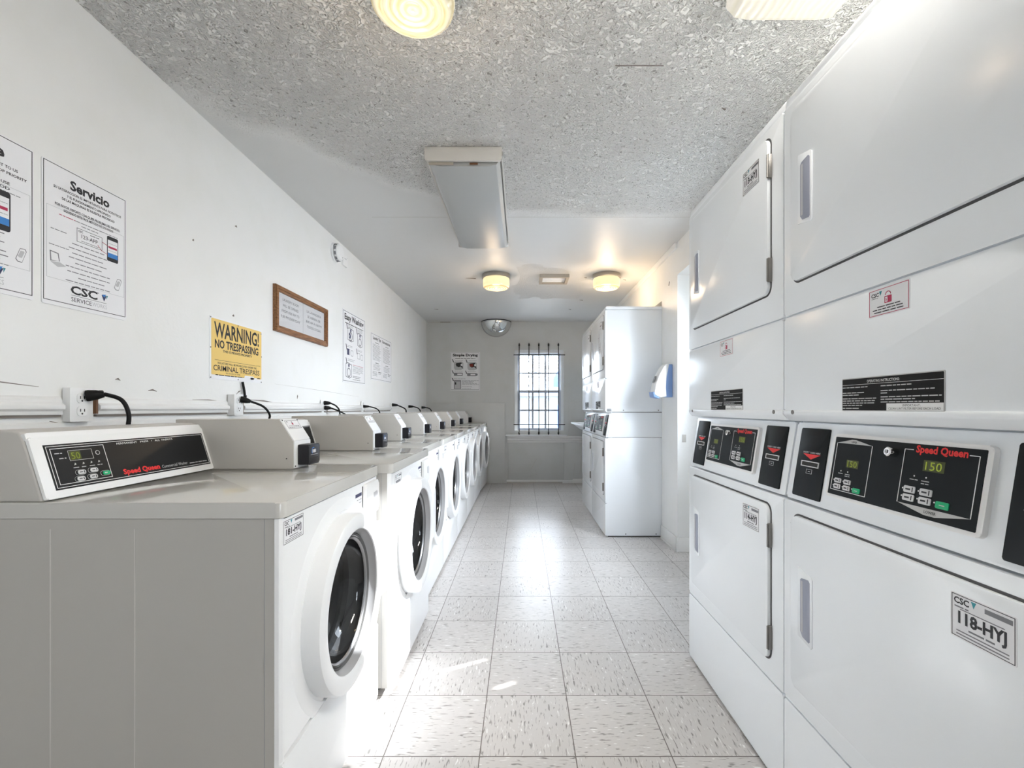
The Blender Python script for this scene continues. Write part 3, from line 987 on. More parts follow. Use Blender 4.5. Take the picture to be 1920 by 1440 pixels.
MT['shaded_side'] = mat('shaded_cabinet_enamel', (0.455, 0.44, 0.415), 0.35, bump=(300, 0.0004, 0.12))  # cabinet sides darker than the white fronts: their shade is put into the colour
MT['seam'] = mat('cabinet_crease', (0.57, 0.55, 0.525), 0.4)
MT['steel_dark'] = mat('dark_drum_steel', (0.10, 0.10, 0.105), 0.35, 1.0)
MT['handle_shade'] = mat('light_grey_recess', (0.5, 0.5, 0.52), 0.4)
MT['reader'] = mat('charcoal_plastic', (0.018, 0.018, 0.022), 0.4, spec=0.3)


def id_sticker(T, u0, v0, w, h, number, n=0.0):
    s = MB(T)
    s.rr(u0, u0 + w, v0, v0 + h, n, n + 0.0007, 'paper', rad=0.003)
    s.outline(u0 + w * 0.02, u0 + w * 0.98, v0 + h * 0.03, v0 + h * 0.97, 0.0011, n + 0.0007, n + 0.0009, 'ink')
    s.text('CSC', u0 + w * 0.06, v0 + h * 0.78, h * 0.19, n + 0.001, 'ink', 'LEFT', bold=0.03)
    s.prism([(u0 + w * 0.34, v0 + h * 0.93), (u0 + w * 0.42, v0 + h * 0.93), (u0 + w * 0.38, v0 + h * 0.79)], n + 0.0007, n + 0.001, 'teal')
    s.words(u0 + w * 0.07, u0 + w * 0.3, v0 + h * 0.69, h * 0.05, n + 0.0008, 'ink_grey')
    s.box(u0 + w * 0.55, u0 + w * 0.95, v0 + h * 0.80, v0 + h * 0.90, n + 0.0007, n + 0.0009, 'ink_grey')
    if number:
        s.text(number, u0 + w * 0.5, v0 + h * 0.36, h * 0.36, n + 0.001, 'ink', 'CENTER', bold=0.035, width=w * 0.74)
    else:
        s.words(u0 + w * 0.14, u0 + w * 0.86, v0 + h * 0.38, h * 0.3, n + 0.0008, 'ink_grey')
    s.box(u0 + w * 0.16, u0 + w * 0.84, v0 + h * 0.65, v0 + h * 0.67, n + 0.0007, n + 0.0009, 'ink_grey')
    s.words(u0 + w * 0.3, u0 + w * 0.7, v0 + h * 0.24, h * 0.06, n + 0.0008, 'ink_grey')
    for k in range(2):
        s.box(u0 + w * 0.1, u0 + w * 0.9, v0 + h * (0.16 - 0.07 * k), v0 + h * (0.185 - 0.07 * k), n + 0.0007, n + 0.0009, 'ink_grey')
    return s


washer = make_washer()
WG = 'front-load washers in the row along the left wall'
rows = [(-0.540, 1.378, 0.0, 'front-load washer numbered 181-HYJ, nearest and largest in the left row'),
        (-0.497, 2.098, 0.0, 'second washer from the front in the left row, pushed forward, sunlit on its door'),
        (-0.540, 2.800, 0.0, 'third washer of the left row, right behind the one pushed forward'),
        (-0.540, 3.500, 0.0, 'fourth washer from the front in the left row of washers'),
        (-0.540, 4.203, 0.0, 'fifth washer from the front, between fourth and sixth of the left row'),
        (-0.540, 4.906, 0.0, 'sixth washer from the front in the left row of washers'),
        (-0.540, 5.608, 0.0, 'seventh washer, last of the evenly spaced machines before the gap'),
        (-0.525, 6.375, -0.045, 'last washer of the left row, white console, set apart by the far wall')]
washers = []
for i, (xf, yc, tilt, lab) in enumerate(rows):
    r_ = washer if i == 0 else copy_tree(washer)
    r_.location = (xf - 0.35, yc, 0)
    r_.rotation_euler = (0, 0, PI / 2 + tilt)
    r_['label'] = lab
    r_['group'] = WG
    washers.append(r_)
for i, r_ in enumerate(washers):
    if i == 0:
        id_sticker(front(-0.347), -0.335, 0.786, 0.098, 0.057, '181-HYJ').build('number_sticker', r_)
    else:
        id_sticker(front(-0.347), -0.300 + 0.01 * (i % 2), 0.780, 0.098, 0.057, None).build('number_sticker', r_)


# the last machine has a white console
for ch in washers[7].children:
    if ch.name.split('.')[0] in ('meter_case', 'control_housing'):
        ch.data = ch.data.copy()
        for k, m_ in enumerate(ch.data.materials):
            if m_ == MT['almond']:
                ch.data.materials[k] = MT['washer_white']


# ------------------------------------------------------------------ dryers
DW, DH, DD = 0.733, 1.975, 0.71


def dryer_door(root, z0, z1):
    """door with rounded corners on a dark seam; opening side local left, hinges local right"""
    w = DW / 2
    T = front(-0.355)
    d = MB(T)
    x0, x1 = -w + 0.046, w - 0.066
    d.rr(x0 - 0.005, x1 + 0.005, z0 - 0.005, z1 + 0.005, -0.002, 0.0012, 'gap_soft', rad=0.030, seg=8)
    d.rr(x0, x1, z0, z1, 0.0, 0.011, 'enamel', rad=0.027, bev=0.004, seg=8)
    door = d.build('door', root)
    h = MB(T)
    hx, hz = x0 + 0.050, (0.505 if z0 < 1 else 1.592)
    h.prism([(hx - 0.012, hz - 0.004), (hx + 0.042, hz - 0.016), (hx + 0.047, hz - 0.012), (hx + 0.047, hz + 0.160), (hx + 0.04, hz + 0.166), (hx - 0.012, hz + 0.178)], 0.0105, 0.0135, 'enamel', 0.0012)
    h.prism([(hx, hz + 0.012), (hx + 0.010, hz), (hx + 0.036, hz - 0.004), (hx + 0.040, hz + 0.0), (hx + 0.040, hz + 0.150), (hx + 0.034, hz + 0.156), (hx + 0.006, hz + 0.152), (hx, hz + 0.146)], 0.0134, 0.0142, 'handle_blue', 0.0004)
    h.box(hx + 0.004, hx + 0.012, hz + 0.012, hz + 0.145, 0.0142, 0.0146, 'handle_shade')
    h.build('door_handle', door)
    for hz in (z0 + 0.07, z1 - 0.09):
        k = MB(T)
        k.rr(x1 + 0.001, x1 + 0.008, hz - 0.036, hz + 0.036, 0.001, 0.0115, 'hinge', rad=0.002, bev=0.001)
        k.tube([(x1 + 0.004, hz - 0.034, 0.0125), (x1 + 0.004, hz + 0.034, 0.0125)], 0.003, 'hinge', 8)
        k.build('hinge', door)
    return door


MT['gap_soft'] = mat('door_seam', (0.07, 0.07, 0.075), 0.6)


def control_art(T, root):
    """the black faceplate with two keypads; u from the machine's left edge, v up the slant"""
    c = MB(T)
    c.rr(0.172, 0.556, 0.034, 0.188, 0.0, 0.010, 'plastic', rad=0.010, bev=0.004)
    panel = c.build('control_panel', root)
    f = MB(T)
    f.rr(0.182, 0.546, 0.042, 0.180, 0.0098, 0.0108, 'panel_black', rad=0.002)
    e = 0.0108
    # upper keypad outline with a gable on top, lower keypad outline with a gable below
    W_ = 0.0014

    def line(p, q, w=W_):
        a, b_ = Vector(p), Vector(q)
        n = (b_ - a).normalized()
        s = Vector((-n.y, n.x)) * w / 2
        f.prism([tuple(a - s), tuple(b_ - s), tuple(b_ + s), tuple(a + s)], e, e + 0.0004, 'white_ink')
    lu, ru, bu, tu = 0.190, 0.300, 0.054, 0.166
    for p, q in (((lu, bu), (ru, bu)), ((lu, bu), (lu, tu)), ((ru, bu), (ru, tu))):
        line(p, q)
    f.prism([(lu, tu), (ru, tu), ((lu + ru) / 2 + 0.004, tu + 0.010), ((lu + ru) / 2 - 0.008, tu + 0.010)], e, e + 0.0004, 'silver_ink')
    ll, rl, bl, tl = 0.385, 0.535, 0.062, 0.168
    for p, q in (((ll, bl), (ll, tl)), ((rl, bl), (rl, tl)), ((ll, tl), (ll + 0.02, tl)), ((rl - 0.018, tl), (rl, tl))):
        line(p, q)
    f.prism([(ll, bl), ((ll + rl) / 2 - 0.012, bl - 0.013), ((ll + rl) / 2 + 0.01, bl - 0.013), (rl, bl)], e, e + 0.0004, 'silver_ink')
    f.text('UPPER', (lu + ru) / 2, tu + 0.002, 0.0062, e + 0.0006, 'ink', bold=0.02)
    f.text('LOWER', (ll + rl) / 2, bl - 0.009, 0.0072, e + 0.0006, 'ink', bold=0.02)
    f.text('Speed Queen', ll + 0.078, tl - 0.004, 0.019, e + 0.0006, 'red', bold=0.035, width=0.104)
    f.words(0.232, 0.248, 0.126, 0.001, e, 'ink_light')
    for (ox, s, oy) in ((lu, 0.86, bu), (ll, 1.0, bl + 0.002)):
        f.box(ox + 0.046 * s, ox + 0.090 * s, oy + 0.066 * s, oy + 0.087 * s, e, e + 0.0002, 'led_back')
        f.text('150', ox + 0.068 * s, oy + 0.0685 * s, 0.0225 * s, e + 0.0005, 'led', width=0.034 * s)
        for k, (x, y) in enumerate(((0.030, 0.054), (0.056, 0.054))):
            f.lathe([(0.0017, 0), (0, 0.0004)], 'white_ink', 8, T=T @ Matrix.Translation((ox + x * s, oy + y * s, e)))
            f.words(ox + (x - 0.009) * s, ox + (x + 0.009) * s, oy + (y - 0.008) * s, 0.0026, e, 'silver_ink')
            if k:
                f.words(ox + (x - 0.009) * s, ox + (x + 0.009) * s, oy + (y - 0.013) * s, 0.0026, e, 'silver_ink')
        for (x, y) in ((0.008, 0.027), (0.044, 0.027), (0.008, 0.012), (0.044, 0.012), (0.080, 0.012)):
            f.lathe([(0.0016, 0), (0, 0.0004)], 'white_ink', 8, T=T @ Matrix.Translation((ox + x * s, oy + y * s, e)))
    f.build('faceplate', panel)
    for (ox, s, oy) in ((lu, 0.86, bu), (ll, 1.0, bl + 0.002)):
        for (x, y, g_) in ((0.012, 0.020, 0), (0.048, 0.020, 0), (0.012, 0.004, 0), (0.048, 0.004, 0), (0.084, 0.003, 1)):
            k = MB(T)
            X, Y = ox + x * s, oy + y * s
            wd, hh = 0.026 * s, 0.013 * s
            k.rr(X, X + wd, Y, Y + hh, e, e + 0.0016, 'green' if g_ else 'key', rad=0.0025, bev=0.0006)
            if not g_:
                k.rr(X + wd * 0.18, X + wd * 0.6, Y + hh * 0.38, Y + hh * 0.62, e + 0.0016, e + 0.0018, 'ink')
                k.box(X + wd * 0.74, X + wd * 0.82, Y + hh * 0.15, Y + hh * 0.85, e + 0.0016, e + 0.0018, 'ink')
            else:
                k.box(X + wd * 0.3, X + wd * 0.7, Y + hh * 0.42, Y + hh * 0.55, e + 0.0016, e + 0.0018, 'ink_light')
            k.build('button', panel)
    kl = MB()
    kl.lathe([(0.0095, 0), (0.0095, 0.016), (0.0075, 0.018), (0.005, 0.018), (0.005, 0.016), (0, 0.016)], 'chrome', 24, T=T @ Matrix.Translation((0.362, 0.158, e)))
    kl.box(-0.0012, 0.0012, -0.0035, 0.0035, 0.0161, 0.0165, 'gap', T=T @ Matrix.Translation((0.362, 0.158, e)))
    kl.build('key_lock', panel)


MT['panel_black'] = mat('panel_black', (0.004, 0.007, 0.009), 0.45, spec=0.2)


def card_panel(T, u0, u1, root):
    p = MB(T)
    p.rr(u0, u1, 0.012, 0.197, 0.0, 0.0035, 'panel_black', rad=0.004, bev=0.001)
    c = (u0 + u1) / 2
    e = 0.0035
    p.text('INSERT CARD HERE', c, 0.130, 0.0062, e + 0.0004, 'white_ink', width=0.070)
    p.prism([(c - 0.036, 0.128), (c, 0.114), (c + 0.036, 0.128)], e, e + 0.0004, 'red')
    p.outline(c - 0.036, c + 0.036, 0.094, 0.109, 0.0022, e, e + 0.002, 'white_ink')
    p.box(c - 0.034, c + 0.034, 0.096, 0.107, e, e + 0.0006, 'gap')
    p.outline(c - 0.012, c + 0.012, 0.076, 0.088, 0.001, e, e + 0.0004, 'ink_light')
    p.box(c - 0.004, c + 0.004, 0.081, 0.083, e, e + 0.0004, 'silver_ink')
    p.build('card_slot_panel', root)


def make_dryer():
    root = thing('stacked_dryer', '', 'dryer')
    w = DW / 2
    c = MB(ALONG_X)
    # carcass in three stacked sections, side view profile extruded across
    c.prism([(-0.344, 0.008), (-0.344, 0.842), (-0.322, 0.850), (0.355, 0.850), (0.355, 0.008)], -w, w, 'enamel', 0.003)
    c.prism([(-0.338, 0.8525), (-0.304, 1.066), (0.355, 1.066), (0.355, 0.8525)], -w + 0.001, w - 0.001, 'enamel', 0.003)
    c.prism([(-0.344, 1.070), (-0.344, 1.945), (0.355, 1.945), (0.355, 1.070)], -w, w, 'enamel', 0.003)
    c.prism([(-0.350, 1.948), (-0.350, 1.970), (-0.345, 1.975), (0.355, 1.975), (0.355, 1.948)], -w - 0.001, w + 0.001, 'enamel', 0.003)
    c.box(-0.33, 0.34, 0, 0.01, -w + 0.01, w - 0.01, 'gap')
    c.box(-0.29, 0.34, 0.02, 1.94, -w + 0.004, w - 0.004, 'gap')
    for s in (-1, 1):
        for (yy, zz) in ((-0.18, 0.025), (0.08, 0.025), (-0.2, 1.085), (0.1, 1.085)):
            c.lathe([(0.005, 0), (0.004, 0.0015), (0, 0.002)], 'gap' if zz < 0.5 else 'hinge', 10, T=basis((s * w, yy, zz), (0, s, 0), (0, 0, 1), (s, 0, 0)))
    c.build('cabinet', root)
    T = front(-0.355)
    for nm, z0, z1 in (('kick_panel', 0.010, 0.284), ('lower_panel', 0.289, 0.846), ('middle_panel', 1.080, 1.354), ('upper_panel', 1.359, 1.944)):
        p = MB(T)
        if nm == 'middle_panel':
            p.rr(-w, w, z0 + 0.012, z1, -0.012, 0.0, 'enamel', rad=0.006, bev=0.005)
            p.prism([(-0.343, z0 - 0.014), (-0.358, z0 + 0.004), (-0.358, z0 + 0.014), (-0.343, z0 + 0.022), (-0.300, z0 + 0.022), (-0.300, z0 - 0.014)], -w, w, 'enamel', 0.003, T=ALONG_X)
            for sx in (-1, 1):
                p.lathe([(0.006, 0.003), (0.006, 0.0045), (0.0035, 0.005), (0, 0.004)], 'hinge', 14, T=front(-0.355, sx * (w - 0.045), z0 + 0.010))
        else:
            p.rr(-w, w, z0, z1, -0.012, 0.0, 'enamel', rad=0.006, bev=0.005)
        p.build(nm, root)
    dryer_door(root, 0.348, 0.812)
    dryer_door(root, 1.443, 1.912)
    # slanted console
    ang = math.atan2(0.034, 0.212)
    TS = slanted(-0.350, 0.852, ang, -w)
    k = MB(TS)
    k.rr(0.002, DW - 0.002, 0.0, 0.212, -0.010, 0.0, 'enamel', rad=0.006, bev=0.004)
    k.build('console_panel', root)
    control_art(TS, root)
    card_panel(TS, 0.030, 0.146, root)
    card_panel(TS, 0.585, 0.701, root)
    # instruction plate
    s = MB(front(-0.355, -w, 0))
    x0, x1, z0, z1 = 0.236, 0.495, 1.094, 1.168
    s.rr(x0, x1, z0, z1, 0, 0.0012, 'silver_ink', rad=0.003)
    s.rr(x0 + 0.002, x1 - 0.002, z0 + 0.002, z1 - 0.002, 0.0012, 0.0015, 'black_matt', rad=0.002)
    e = 0.0016
    s.text('OPERATING INSTRUCTIONS:', (x0 + x1) / 2 - 0.01, z1 - 0.012, 0.0080, e, 'white_ink', width=0.085)
    s.box(x0 + 0.002, x1 - 0.002, z1 - 0.0155, z1 - 0.0148, e, e + 0.0002, 'white_ink')
    rnd = random.Random(5)
    for v, n0, n1 in ((0.050, 0.03, 0.8), (0.038, 0.03, 0.7), (0.033, 0.06, 0.5), (0.025, 0.03, 1.0), (0.020, 0.05, 1.0), (0.015, 0.05, 0.95), (0.010, 0.05, 0.6), (0.0035, 0.03, 0.5)):
        s.words(x0 + 0.003, x0 + 0.003 + 0.10 * n1, z0 + v + 0.002, 0.0032, e, 'silver_ink')
    for v, n1 in ((0.050, 0.55), (0.040, 0.9), (0.035, 0.12), (0.027, 1.0), (0.022, 0.6), (0.0165, 0.97)):
        s.words(x0 + 0.115, x0 + 0.115 + 0.138 * n1, z0 + v + 0.002, 0.0032, e, 'silver_ink')
    s.box(x0 + 0.130, x1 - 0.002, z0 + 0.002, z0 + 0.0165, e, e + 0.0002, 'white_ink')
    s.text('IMPORTANT:', x0 + 0.19, z0 + 0.0100, 0.0062, e + 0.0004, 'ink', width=0.04)
    s.text('CLEAN LINT FILTER BEFORE EACH LOAD', (x0 + 0.128 + x1) / 2, z0 + 0.0038, 0.0062, e + 0.0004, 'ink', width=0.116)
    s.build('instruction_plate', root)
    s = MB(front(-0.355, -w, 0))
    x0, x1, z0, z1 = 0.317, 0.421, 1.292, 1.350
    s.rr(x0, x1, z0, z1, 0, 0.0008, 'paper')
    s.outline(x0 + 0.002, x1 - 0.002, z0 + 0.002, z1 - 0.002, 0.0012, 0.0008, 0.0010, 'crimson')
    s.text('CSC', x0 + 0.008, z1 - 0.0165, 0.011, 0.0011, 'ink', 'LEFT', bold=0.03)
    s.prism([(x0 + 0.029, z1 - 0.007), (x0 + 0.036, z1 - 0.007), (x0 + 0.0325, z1 - 0.016)], 0.0008, 0.0011, 'teal')
    s.words(x0 + 0.009, x0 + 0.026, z1 - 0.020, 0.0018, 0.001, 'ink_grey')
    cx = x0 + 0.052
    s.rr(cx - 0.009, cx + 0.009, z0 + 0.024, z0 + 0.038, 0.0008, 0.0011, 'crimson', rad=0.001)
    s.rr(cx - 0.007, cx - 0.001, z0 + 0.026, z0 + 0.036, 0.0011, 0.0012, 'paper')
    s.lathe([(0.0075, 0.0008), (0.0075, 0.0011), (0.0058, 0.0011), (0.0058, 0.0008)], 'crimson', 20, T=front(-0.355, -w + cx, z0 + 0.040), a0=0, a1=PI)
    s.text('$', cx - 0.004, z0 + 0.028, 0.008, 0.0013, 'crimson')
    s.words(x0 + 0.024, x1 - 0.022, z0 + 0.018, 0.0032, 0.001, 'ink').words(x0 + 0.012, x1 - 0.012, z0 + 0.0125, 0.0032, 0.001, 'ink').words(x0 + 0.016, x1 - 0.014, z0 + 0.007, 0.0032, 0.001, 'ink')
    s.build('security_sticker', root)
    return root


dryer = make_dryer()
DG = 'stacked dryers along the right side'
NX, FX = 0.745 + 0.355, 0.717 + 0.355
places = [((NX, 1.671, 0), 'stacked dryer numbered 113-HYJ above and 114-HYJ below, second from the camera', '113-HYJ', '114-HYJ'),
          ((NX, 0.934, 0), 'nearest stacked dryer, cut by the right edge of the photo, lower door numbered 118', None, '118-HYJ'),
          ((FX, 4.295, 0), 'far stacked dryer with its full white side facing the room, by the soap dispenser', None, None),
          ((FX, 5.034, 0), 'farthest stacked dryer, half hidden behind the far one with the bare side', None, None)]
dryers = []
for i, (loc, lab, up, lo) in enumerate(places):
    r_ = dryer if i == 0 else copy_tree(dryer)
    r_.location = loc
    r_.rotation_euler = (0, 0, -PI / 2)
    r_['label'] = lab
    r_['group'] = DG
    dryers.append(r_)
TT = front(-0.366)
for i, (loc, lab, up, lo) in enumerate(places):
    r_ = dryers[i]
    if up or i >= 2:
        id_sticker(TT, 0.150, 1.800, 0.105, 0.075, up).build('number_sticker', r_)
    if lo:
        id_sticker(TT, 0.150, 0.715, 0.105, 0.075, lo).build('number_sticker', r_)
    if i == 2:
        q = MB(TT)
        q.rr(0.06, 0.15, 1.70, 1.78, 0, 0.0008, 'handle_shade').rr(0.09, 0.20, 1.60, 1.69, 0, 0.0008, 'handle_shade')
        q.words(0.07, 0.14, 1.74, 0.006, 0.001, 'ink_grey').words(0.10, 0.19, 1.65, 0.006, 0.001, 'ink_grey').words(0.10, 0.19, 1.63, 0.006, 0.001, 'ink_grey')
        q.build('notice_sticker', r_)


# ------------------------------------------------------------------ notices on the left wall
def on_left(y, z):
    return dict(loc=(XL, y, z), rz=PI / 2)


def arrow_logo(s, u, v, k, n):
    s.prism([(u, v), (u + k, v), (u + k * 0.5, v - k * 1.1)], n, n + 0.0003, 'ink_navy')
    s.prism([(u + k * 0.05, v + k * 0.1), (u + k * 0.9, v + k * 0.25), (u + k * 0.55, v - k * 0.35)], n + 0.0003, n + 0.0005, 'blue_ink')
    s.prism([(u + k * 1.0, v + k * 0.15), (u + k * 1.3, v + k * 0.1), (u + k * 1.0, v - k * 0.6)], n, n + 0.0003, 'teal')


def phone(s, u, v, w, h, n):
    s.rr(u, u + w, v, v + h, n, n + 0.0004, 'ink', rad=w * 0.12)
    s.rr(u + w * 0.06, u + w * 0.94, v + h * 0.15, v + h * 0.85, n + 0.0004, n + 0.0006, 'paper')
    s.box(u + w * 0.06, u + w * 0.94, v + h * 0.15, v + h * 0.33, n + 0.0006, n + 0.0007, 'blue_ink')
    s.box(u + w * 0.12, u + w * 0.88, v + h * 0.52, v + h * 0.60, n + 0.0006, n + 0.0007, 'crimson')
    s.words(u + w * 0.12, u + w * 0.88, v + h * 0.70, h * 0.02, n + 0.0006, 'ink_grey').words(u + w * 0.12, u + w * 0.88, v + h * 0.42, h * 0.02, n + 0.0006, 'ink_grey')


def outline_phone(s, u, v, k, n):
    p = [(u, v + 0.2 * k), (u + 0.15 * k, v), (u + 0.5 * k, v), (u + 0.85 * k, v + 1.0 * k), (u + 0.75 * k, v + 1.2 * k), (u + 0.35 * k, v + 1.15 * k)]
    s.prism(p, n, n + 0.0003, 'ink_grey')
    c = (u + 0.43 * k, v + 0.6 * k)
    s.prism([(c[0] + (a - c[0]) * 0.86, c[1] + (b_ - c[1]) * 0.9) for a, b_ in p], n + 0.0003, n + 0.0004, 'paper')
    s.prism([(c[0] + (a - c[0]) * 0.6, c[1] + 0.08 * k + (b_ - c[1]) * 0.5) for a, b_ in p], n + 0.0004, n + 0.0005, 'ink_light')


def service_poster(spanish, y, lab):
    T = front(0, -0.1425, -0.2135)
    s = MB(T)
    w, h = 0.285, 0.427
    s.rr(0, w, 0, h, 0, 0.003, 'paper', rad=0.006)
    n = 0.003
    s.outline(0.004, w - 0.004, 0.012, h - 0.004, 0.0018, n, n + 0.0004, 'ink')
    if spanish:
        s.text('Servicio', w * 0.53, h - 0.058, 0.040, n + 0.0004, 'ink', bold=0.035, width=0.135)
        lines = [('SU SATISFACCION ES IMPORTANTE PARA NOSOTROS', 0.230, 0.074), ('Y EL FUNCIONAMIENTO APROPIADO', 0.150, 0.088), ('DE LAS MAQUINAS ES NUESTRA PRIORIDAD', 0.180, 0.101),
                 ('POR FAVOR, REPORTE CUALQUIER PROBLEMA DEL SERVICIO,', 0.222, 0.124), ('SIGUIENDO ESTE FACIL METODO DE DOS PASOS', 0.170, 0.136)]
    else:
        s.text('Service', w * 0.5, h - 0.058, 0.040, n + 0.0004, 'ink', bold=0.035, width=0.135)
        lines = [('KEEPING OUR MACHINES IN GOOD ORDER IS A PRIORITY', 0.230, 0.098), ('TO REPORT A PROBLEM', 0.150, 0.138), ('JUST FOLLOW THIS METHOD', 0.180, 0.150)]
        lines = [('SATISFACTION IS IMPORTANT TO US', 0.190, 0.084), ('PROPER OPERATION IS OUR TOP PRIORITY', 0.236, 0.100), ('FOR SERVICE PLEASE USE', 0.150, 0.128), ('THIS EASY METHOD', 0.150, 0.142)]
    for t_, wd, dv in lines:
        s.text(t_, w * 0.52, h - dv, 0.0105, n + 0.0004, 'ink', width=wd, bold=0.02)
    # inner box
    b0, b1 = 0.080, h - 0.132
    s.outline(0.013, w - 0.010, b0, b1, 0.0009, n, n + 0.0003, 'ink_light')
    s.text('1-877-264-6622', w * 0.55, b0 + 0.011, 0.007, n + 0.0004, 'ink_grey') if False else None
    s.words(0.05, 0.2, b1 - 0.018, 0.0035, n, 'crimson' if spanish else 'ink_grey', fill=0.35)
    s.words(0.10, 0.25, b1 - 0.018, 0.0035, n, 'ink_grey').words(0.12, 0.18, b1 - 0.028, 0.0035, n, 'ink_grey')
    if spanish:
        s.outline(0.105, 0.192, b1 - 0.079, b1 - 0.036, 0.0012, n, n + 0.0003, 'ink')
        s.text('123-APP', 0.148, b1 - 0.064, 0.017, n + 0.0004, 'ink', width=0.056)
        s.text('CSC', 0.110, b1 - 0.047, 0.008, n + 0.0004, 'ink', 'LEFT', bold=0.03).words(0.15, 0.186, b1 - 0.045, 0.003, n, 'ink').words(0.12, 0.18, b1 - 0.074, 0.003, n, 'ink_grey')
        phone(s, 0.210, b1 - 0.105, 0.042, 0.084, n)
        s.tube([(0.192, b1 - 0.05, n), (0.21, b1 - 0.055, n), (0.222, b1 - 0.062, n)], 0.0009, 'crimson', 5).tube([(0.212, b1 - 0.085, n), (0.19, b1 - 0.08, n), (0.176, b1 - 0.066, n)], 0.0009, 'crimson', 5)
        s.words(0.025, 0.075, b1 - 0.068, 0.0035, n, 'ink_grey').words(0.02, 0.08, b1 - 0.116, 0.0035, n, 'ink_grey')
        # laptop drawing
        s.prism([(0.024, b1 - 0.165), (0.022, b1 - 0.134), (0.048, b1 - 0.136), (0.052, b1 - 0.160)], n, n + 0.0003, 'ink_grey').prism([(0.027, b1 - 0.162), (0.025, b1 - 0.137), (0.045, b1 - 0.139), (0.049, b1 - 0.160)], n + 0.0003, n + 0.0004, 'paper')
        s.prism([(0.024, b1 - 0.167), (0.052, b1 - 0.162), (0.072, b1 - 0.170), (0.046, b1 - 0.178)], n, n + 0.0003, 'ink_light')
    else:
        phone(s, 0.165, b1 - 0.125, 0.060, 0.108, n)
    for k, (a, c_) in enumerate(((0.09, 0.20), (0.08, 0.21), (0.09, 0.20), (0.08, 0.21), (0.10, 0.19), (0.07, 0.22), (0.075, 0.22), (0.11, 0.2), (0.07, 0.22), (0.12, 0.18))):
        s.words(a, c_, b1 - 0.092 - 0.0148 * (k if spanish else k * 0.8 + 2), 0.0042, n, 'ink_grey')
    outline_phone(s, w - 0.048, b0 + 0.018, 0.034, n)
    s.text('CSC', 0.085, 0.048, 0.036, n + 0.0004, 'ink', 'LEFT', bold=0.03, width=0.090)
    arrow_logo(s, 0.190, 0.068, 0.018, n)
    s.box(0.087, 0.208, 0.0425, 0.0435, n, n + 0.0004, 'ink')
    s.text('SERVICE', 0.087, 0.024, 0.019, n + 0.0004, 'ink', 'LEFT', width=0.068).text('WORKS', 0.157, 0.024, 0.019, n + 0.0004, 'ink_light', 'LEFT', width=0.052)
    o = s.build('poster', loc=(XL, y, 1.623))
    o.rotation_euler = (0, 0, PI / 2)
    return tag(o, lab, 'poster', 'service posters on the left wall')


service_poster(True, 1.478, 'white notice headed Servicio on the left wall, whole in view')
service_poster(False, 1.171, 'white notice with a large phone picture, cut off by the left edge')

# yellow warning sign
s = MB(front(0, -0.208, -0.142))
w, h = 0.416, 0.284
s.rr(0, w, 0, h, 0, 0.002, 'paper', rad=0.004)
n = 0.002
s.rr(0.012, w - 0.006, 0.020, h - 0.008, n, n + 0.0003, 'yellow', rad=0.006)
for (a, b_, c_, d_) in ((0.26, 0.34, 0.014, 0.031), (0.31, 0.37, 0.010, 0.024)):
    s.rr(a, b_, c_, d_, n + 0.0003, n + 0.0005, 'paper', rad=0.006)
s.text('WARNING!', w / 2, h - 0.090, 0.098, n + 0.0006, 'ink', bold=0.02, width=0.355)
s.text('NO TRESPASSING', w / 2, h - 0.138, 0.052, n + 0.0006, 'ink', bold=0.03, width=0.345)
s.text('THIS IS PRIVATE PROPERTY', w / 2, h - 0.156, 0.015, n + 0.0006, 'ink', bold=0.03, width=0.23)
s.box(0.035, w - 0.05, h - 0.196, h - 0.1945, n + 0.0003, n + 0.0006, 'ink')
s.text('OWNER', w - 0.052, h - 0.197, 0.008, n + 0.0006, 'ink', 'LEFT', width=0.034)
s.text('VIOLATORS WILL BE PROSECUTED UNDER THE', w / 2, h - 0.213, 0.013, n + 0.0006, 'ink', bold=0.02, width=0.31)
s.text('CRIMINAL TRESPASS', w / 2, h - 0.244, 0.036, n + 0.0006, 'ink', bold=0.01, width=0.365)
s.text('SECTION OF THE', w / 2 - 0.04, h - 0.256, 0.010, n + 0.0006, 'ink', width=0.11).words(0.04, 0.25, h - 0.266, 0.006, n + 0.0004, 'ink').words(w - 0.045, w - 0.018, h - 0.262, 0.007, n + 0.0004, 'ink')
for (x, z) in ((0.008, 0.006), (w - 0.008, 0.006), (w / 2, 0.008), (0.008, h - 0.006), (w - 0.010, h - 0.02), (w / 2, h - 0.012), (0.008, h / 2), (w - 0.006, h / 2)):
    s.lathe([(0.0035, n), (0.003, n + 0.0015), (0, n + 0.002)], 'hinge', 10, T=front(0, -0.208 + x, -0.142 + z))
o = s.build('warning_sign', loc=(XL, 2.262, 1.377))
o.rotation_euler = (0, 0.0, PI / 2)
tag(o, 'yellow no-trespassing warning sign on the left wall', 'sign')

# framed opening hours
fr = thing('framed_notice', 'wood-framed laundry opening hours notice on the left wall', 'framed notice', (XL, 2.925, 1.672), PI / 2)
w, h, t = 0.345, 0.132, 0.034
q = MB(front(0))
for (a, b_, c_, d_) in ((-w, w, h - t, h), (-w, w, -h, -h + t), (-w, -w + t, -h, h), (w - t, w, -h, h)):
    pass
q.ring([(-w, -h), (w, -h), (w, h), (-w, h)], [(-w + t, -h + t), (w - t, -h + t), (w - t, h - t), (-w + t, h - t)], 0, 0.018, 'wood')
q.ring([(-w + 0.005, -h + 0.005), (w - 0.005, -h + 0.005), (w - 0.005, h - 0.005), (-w + 0.005, h - 0.005)], [(-w + t * .6, -h + t * .6), (w - t * .6, -h + t * .6), (w - t * .6, h - t * .6), (-w + t * .6, h - t * .6)], 0.018, 0.023, 'wood')
q.build('frame', fr)
s = MB(front(0))
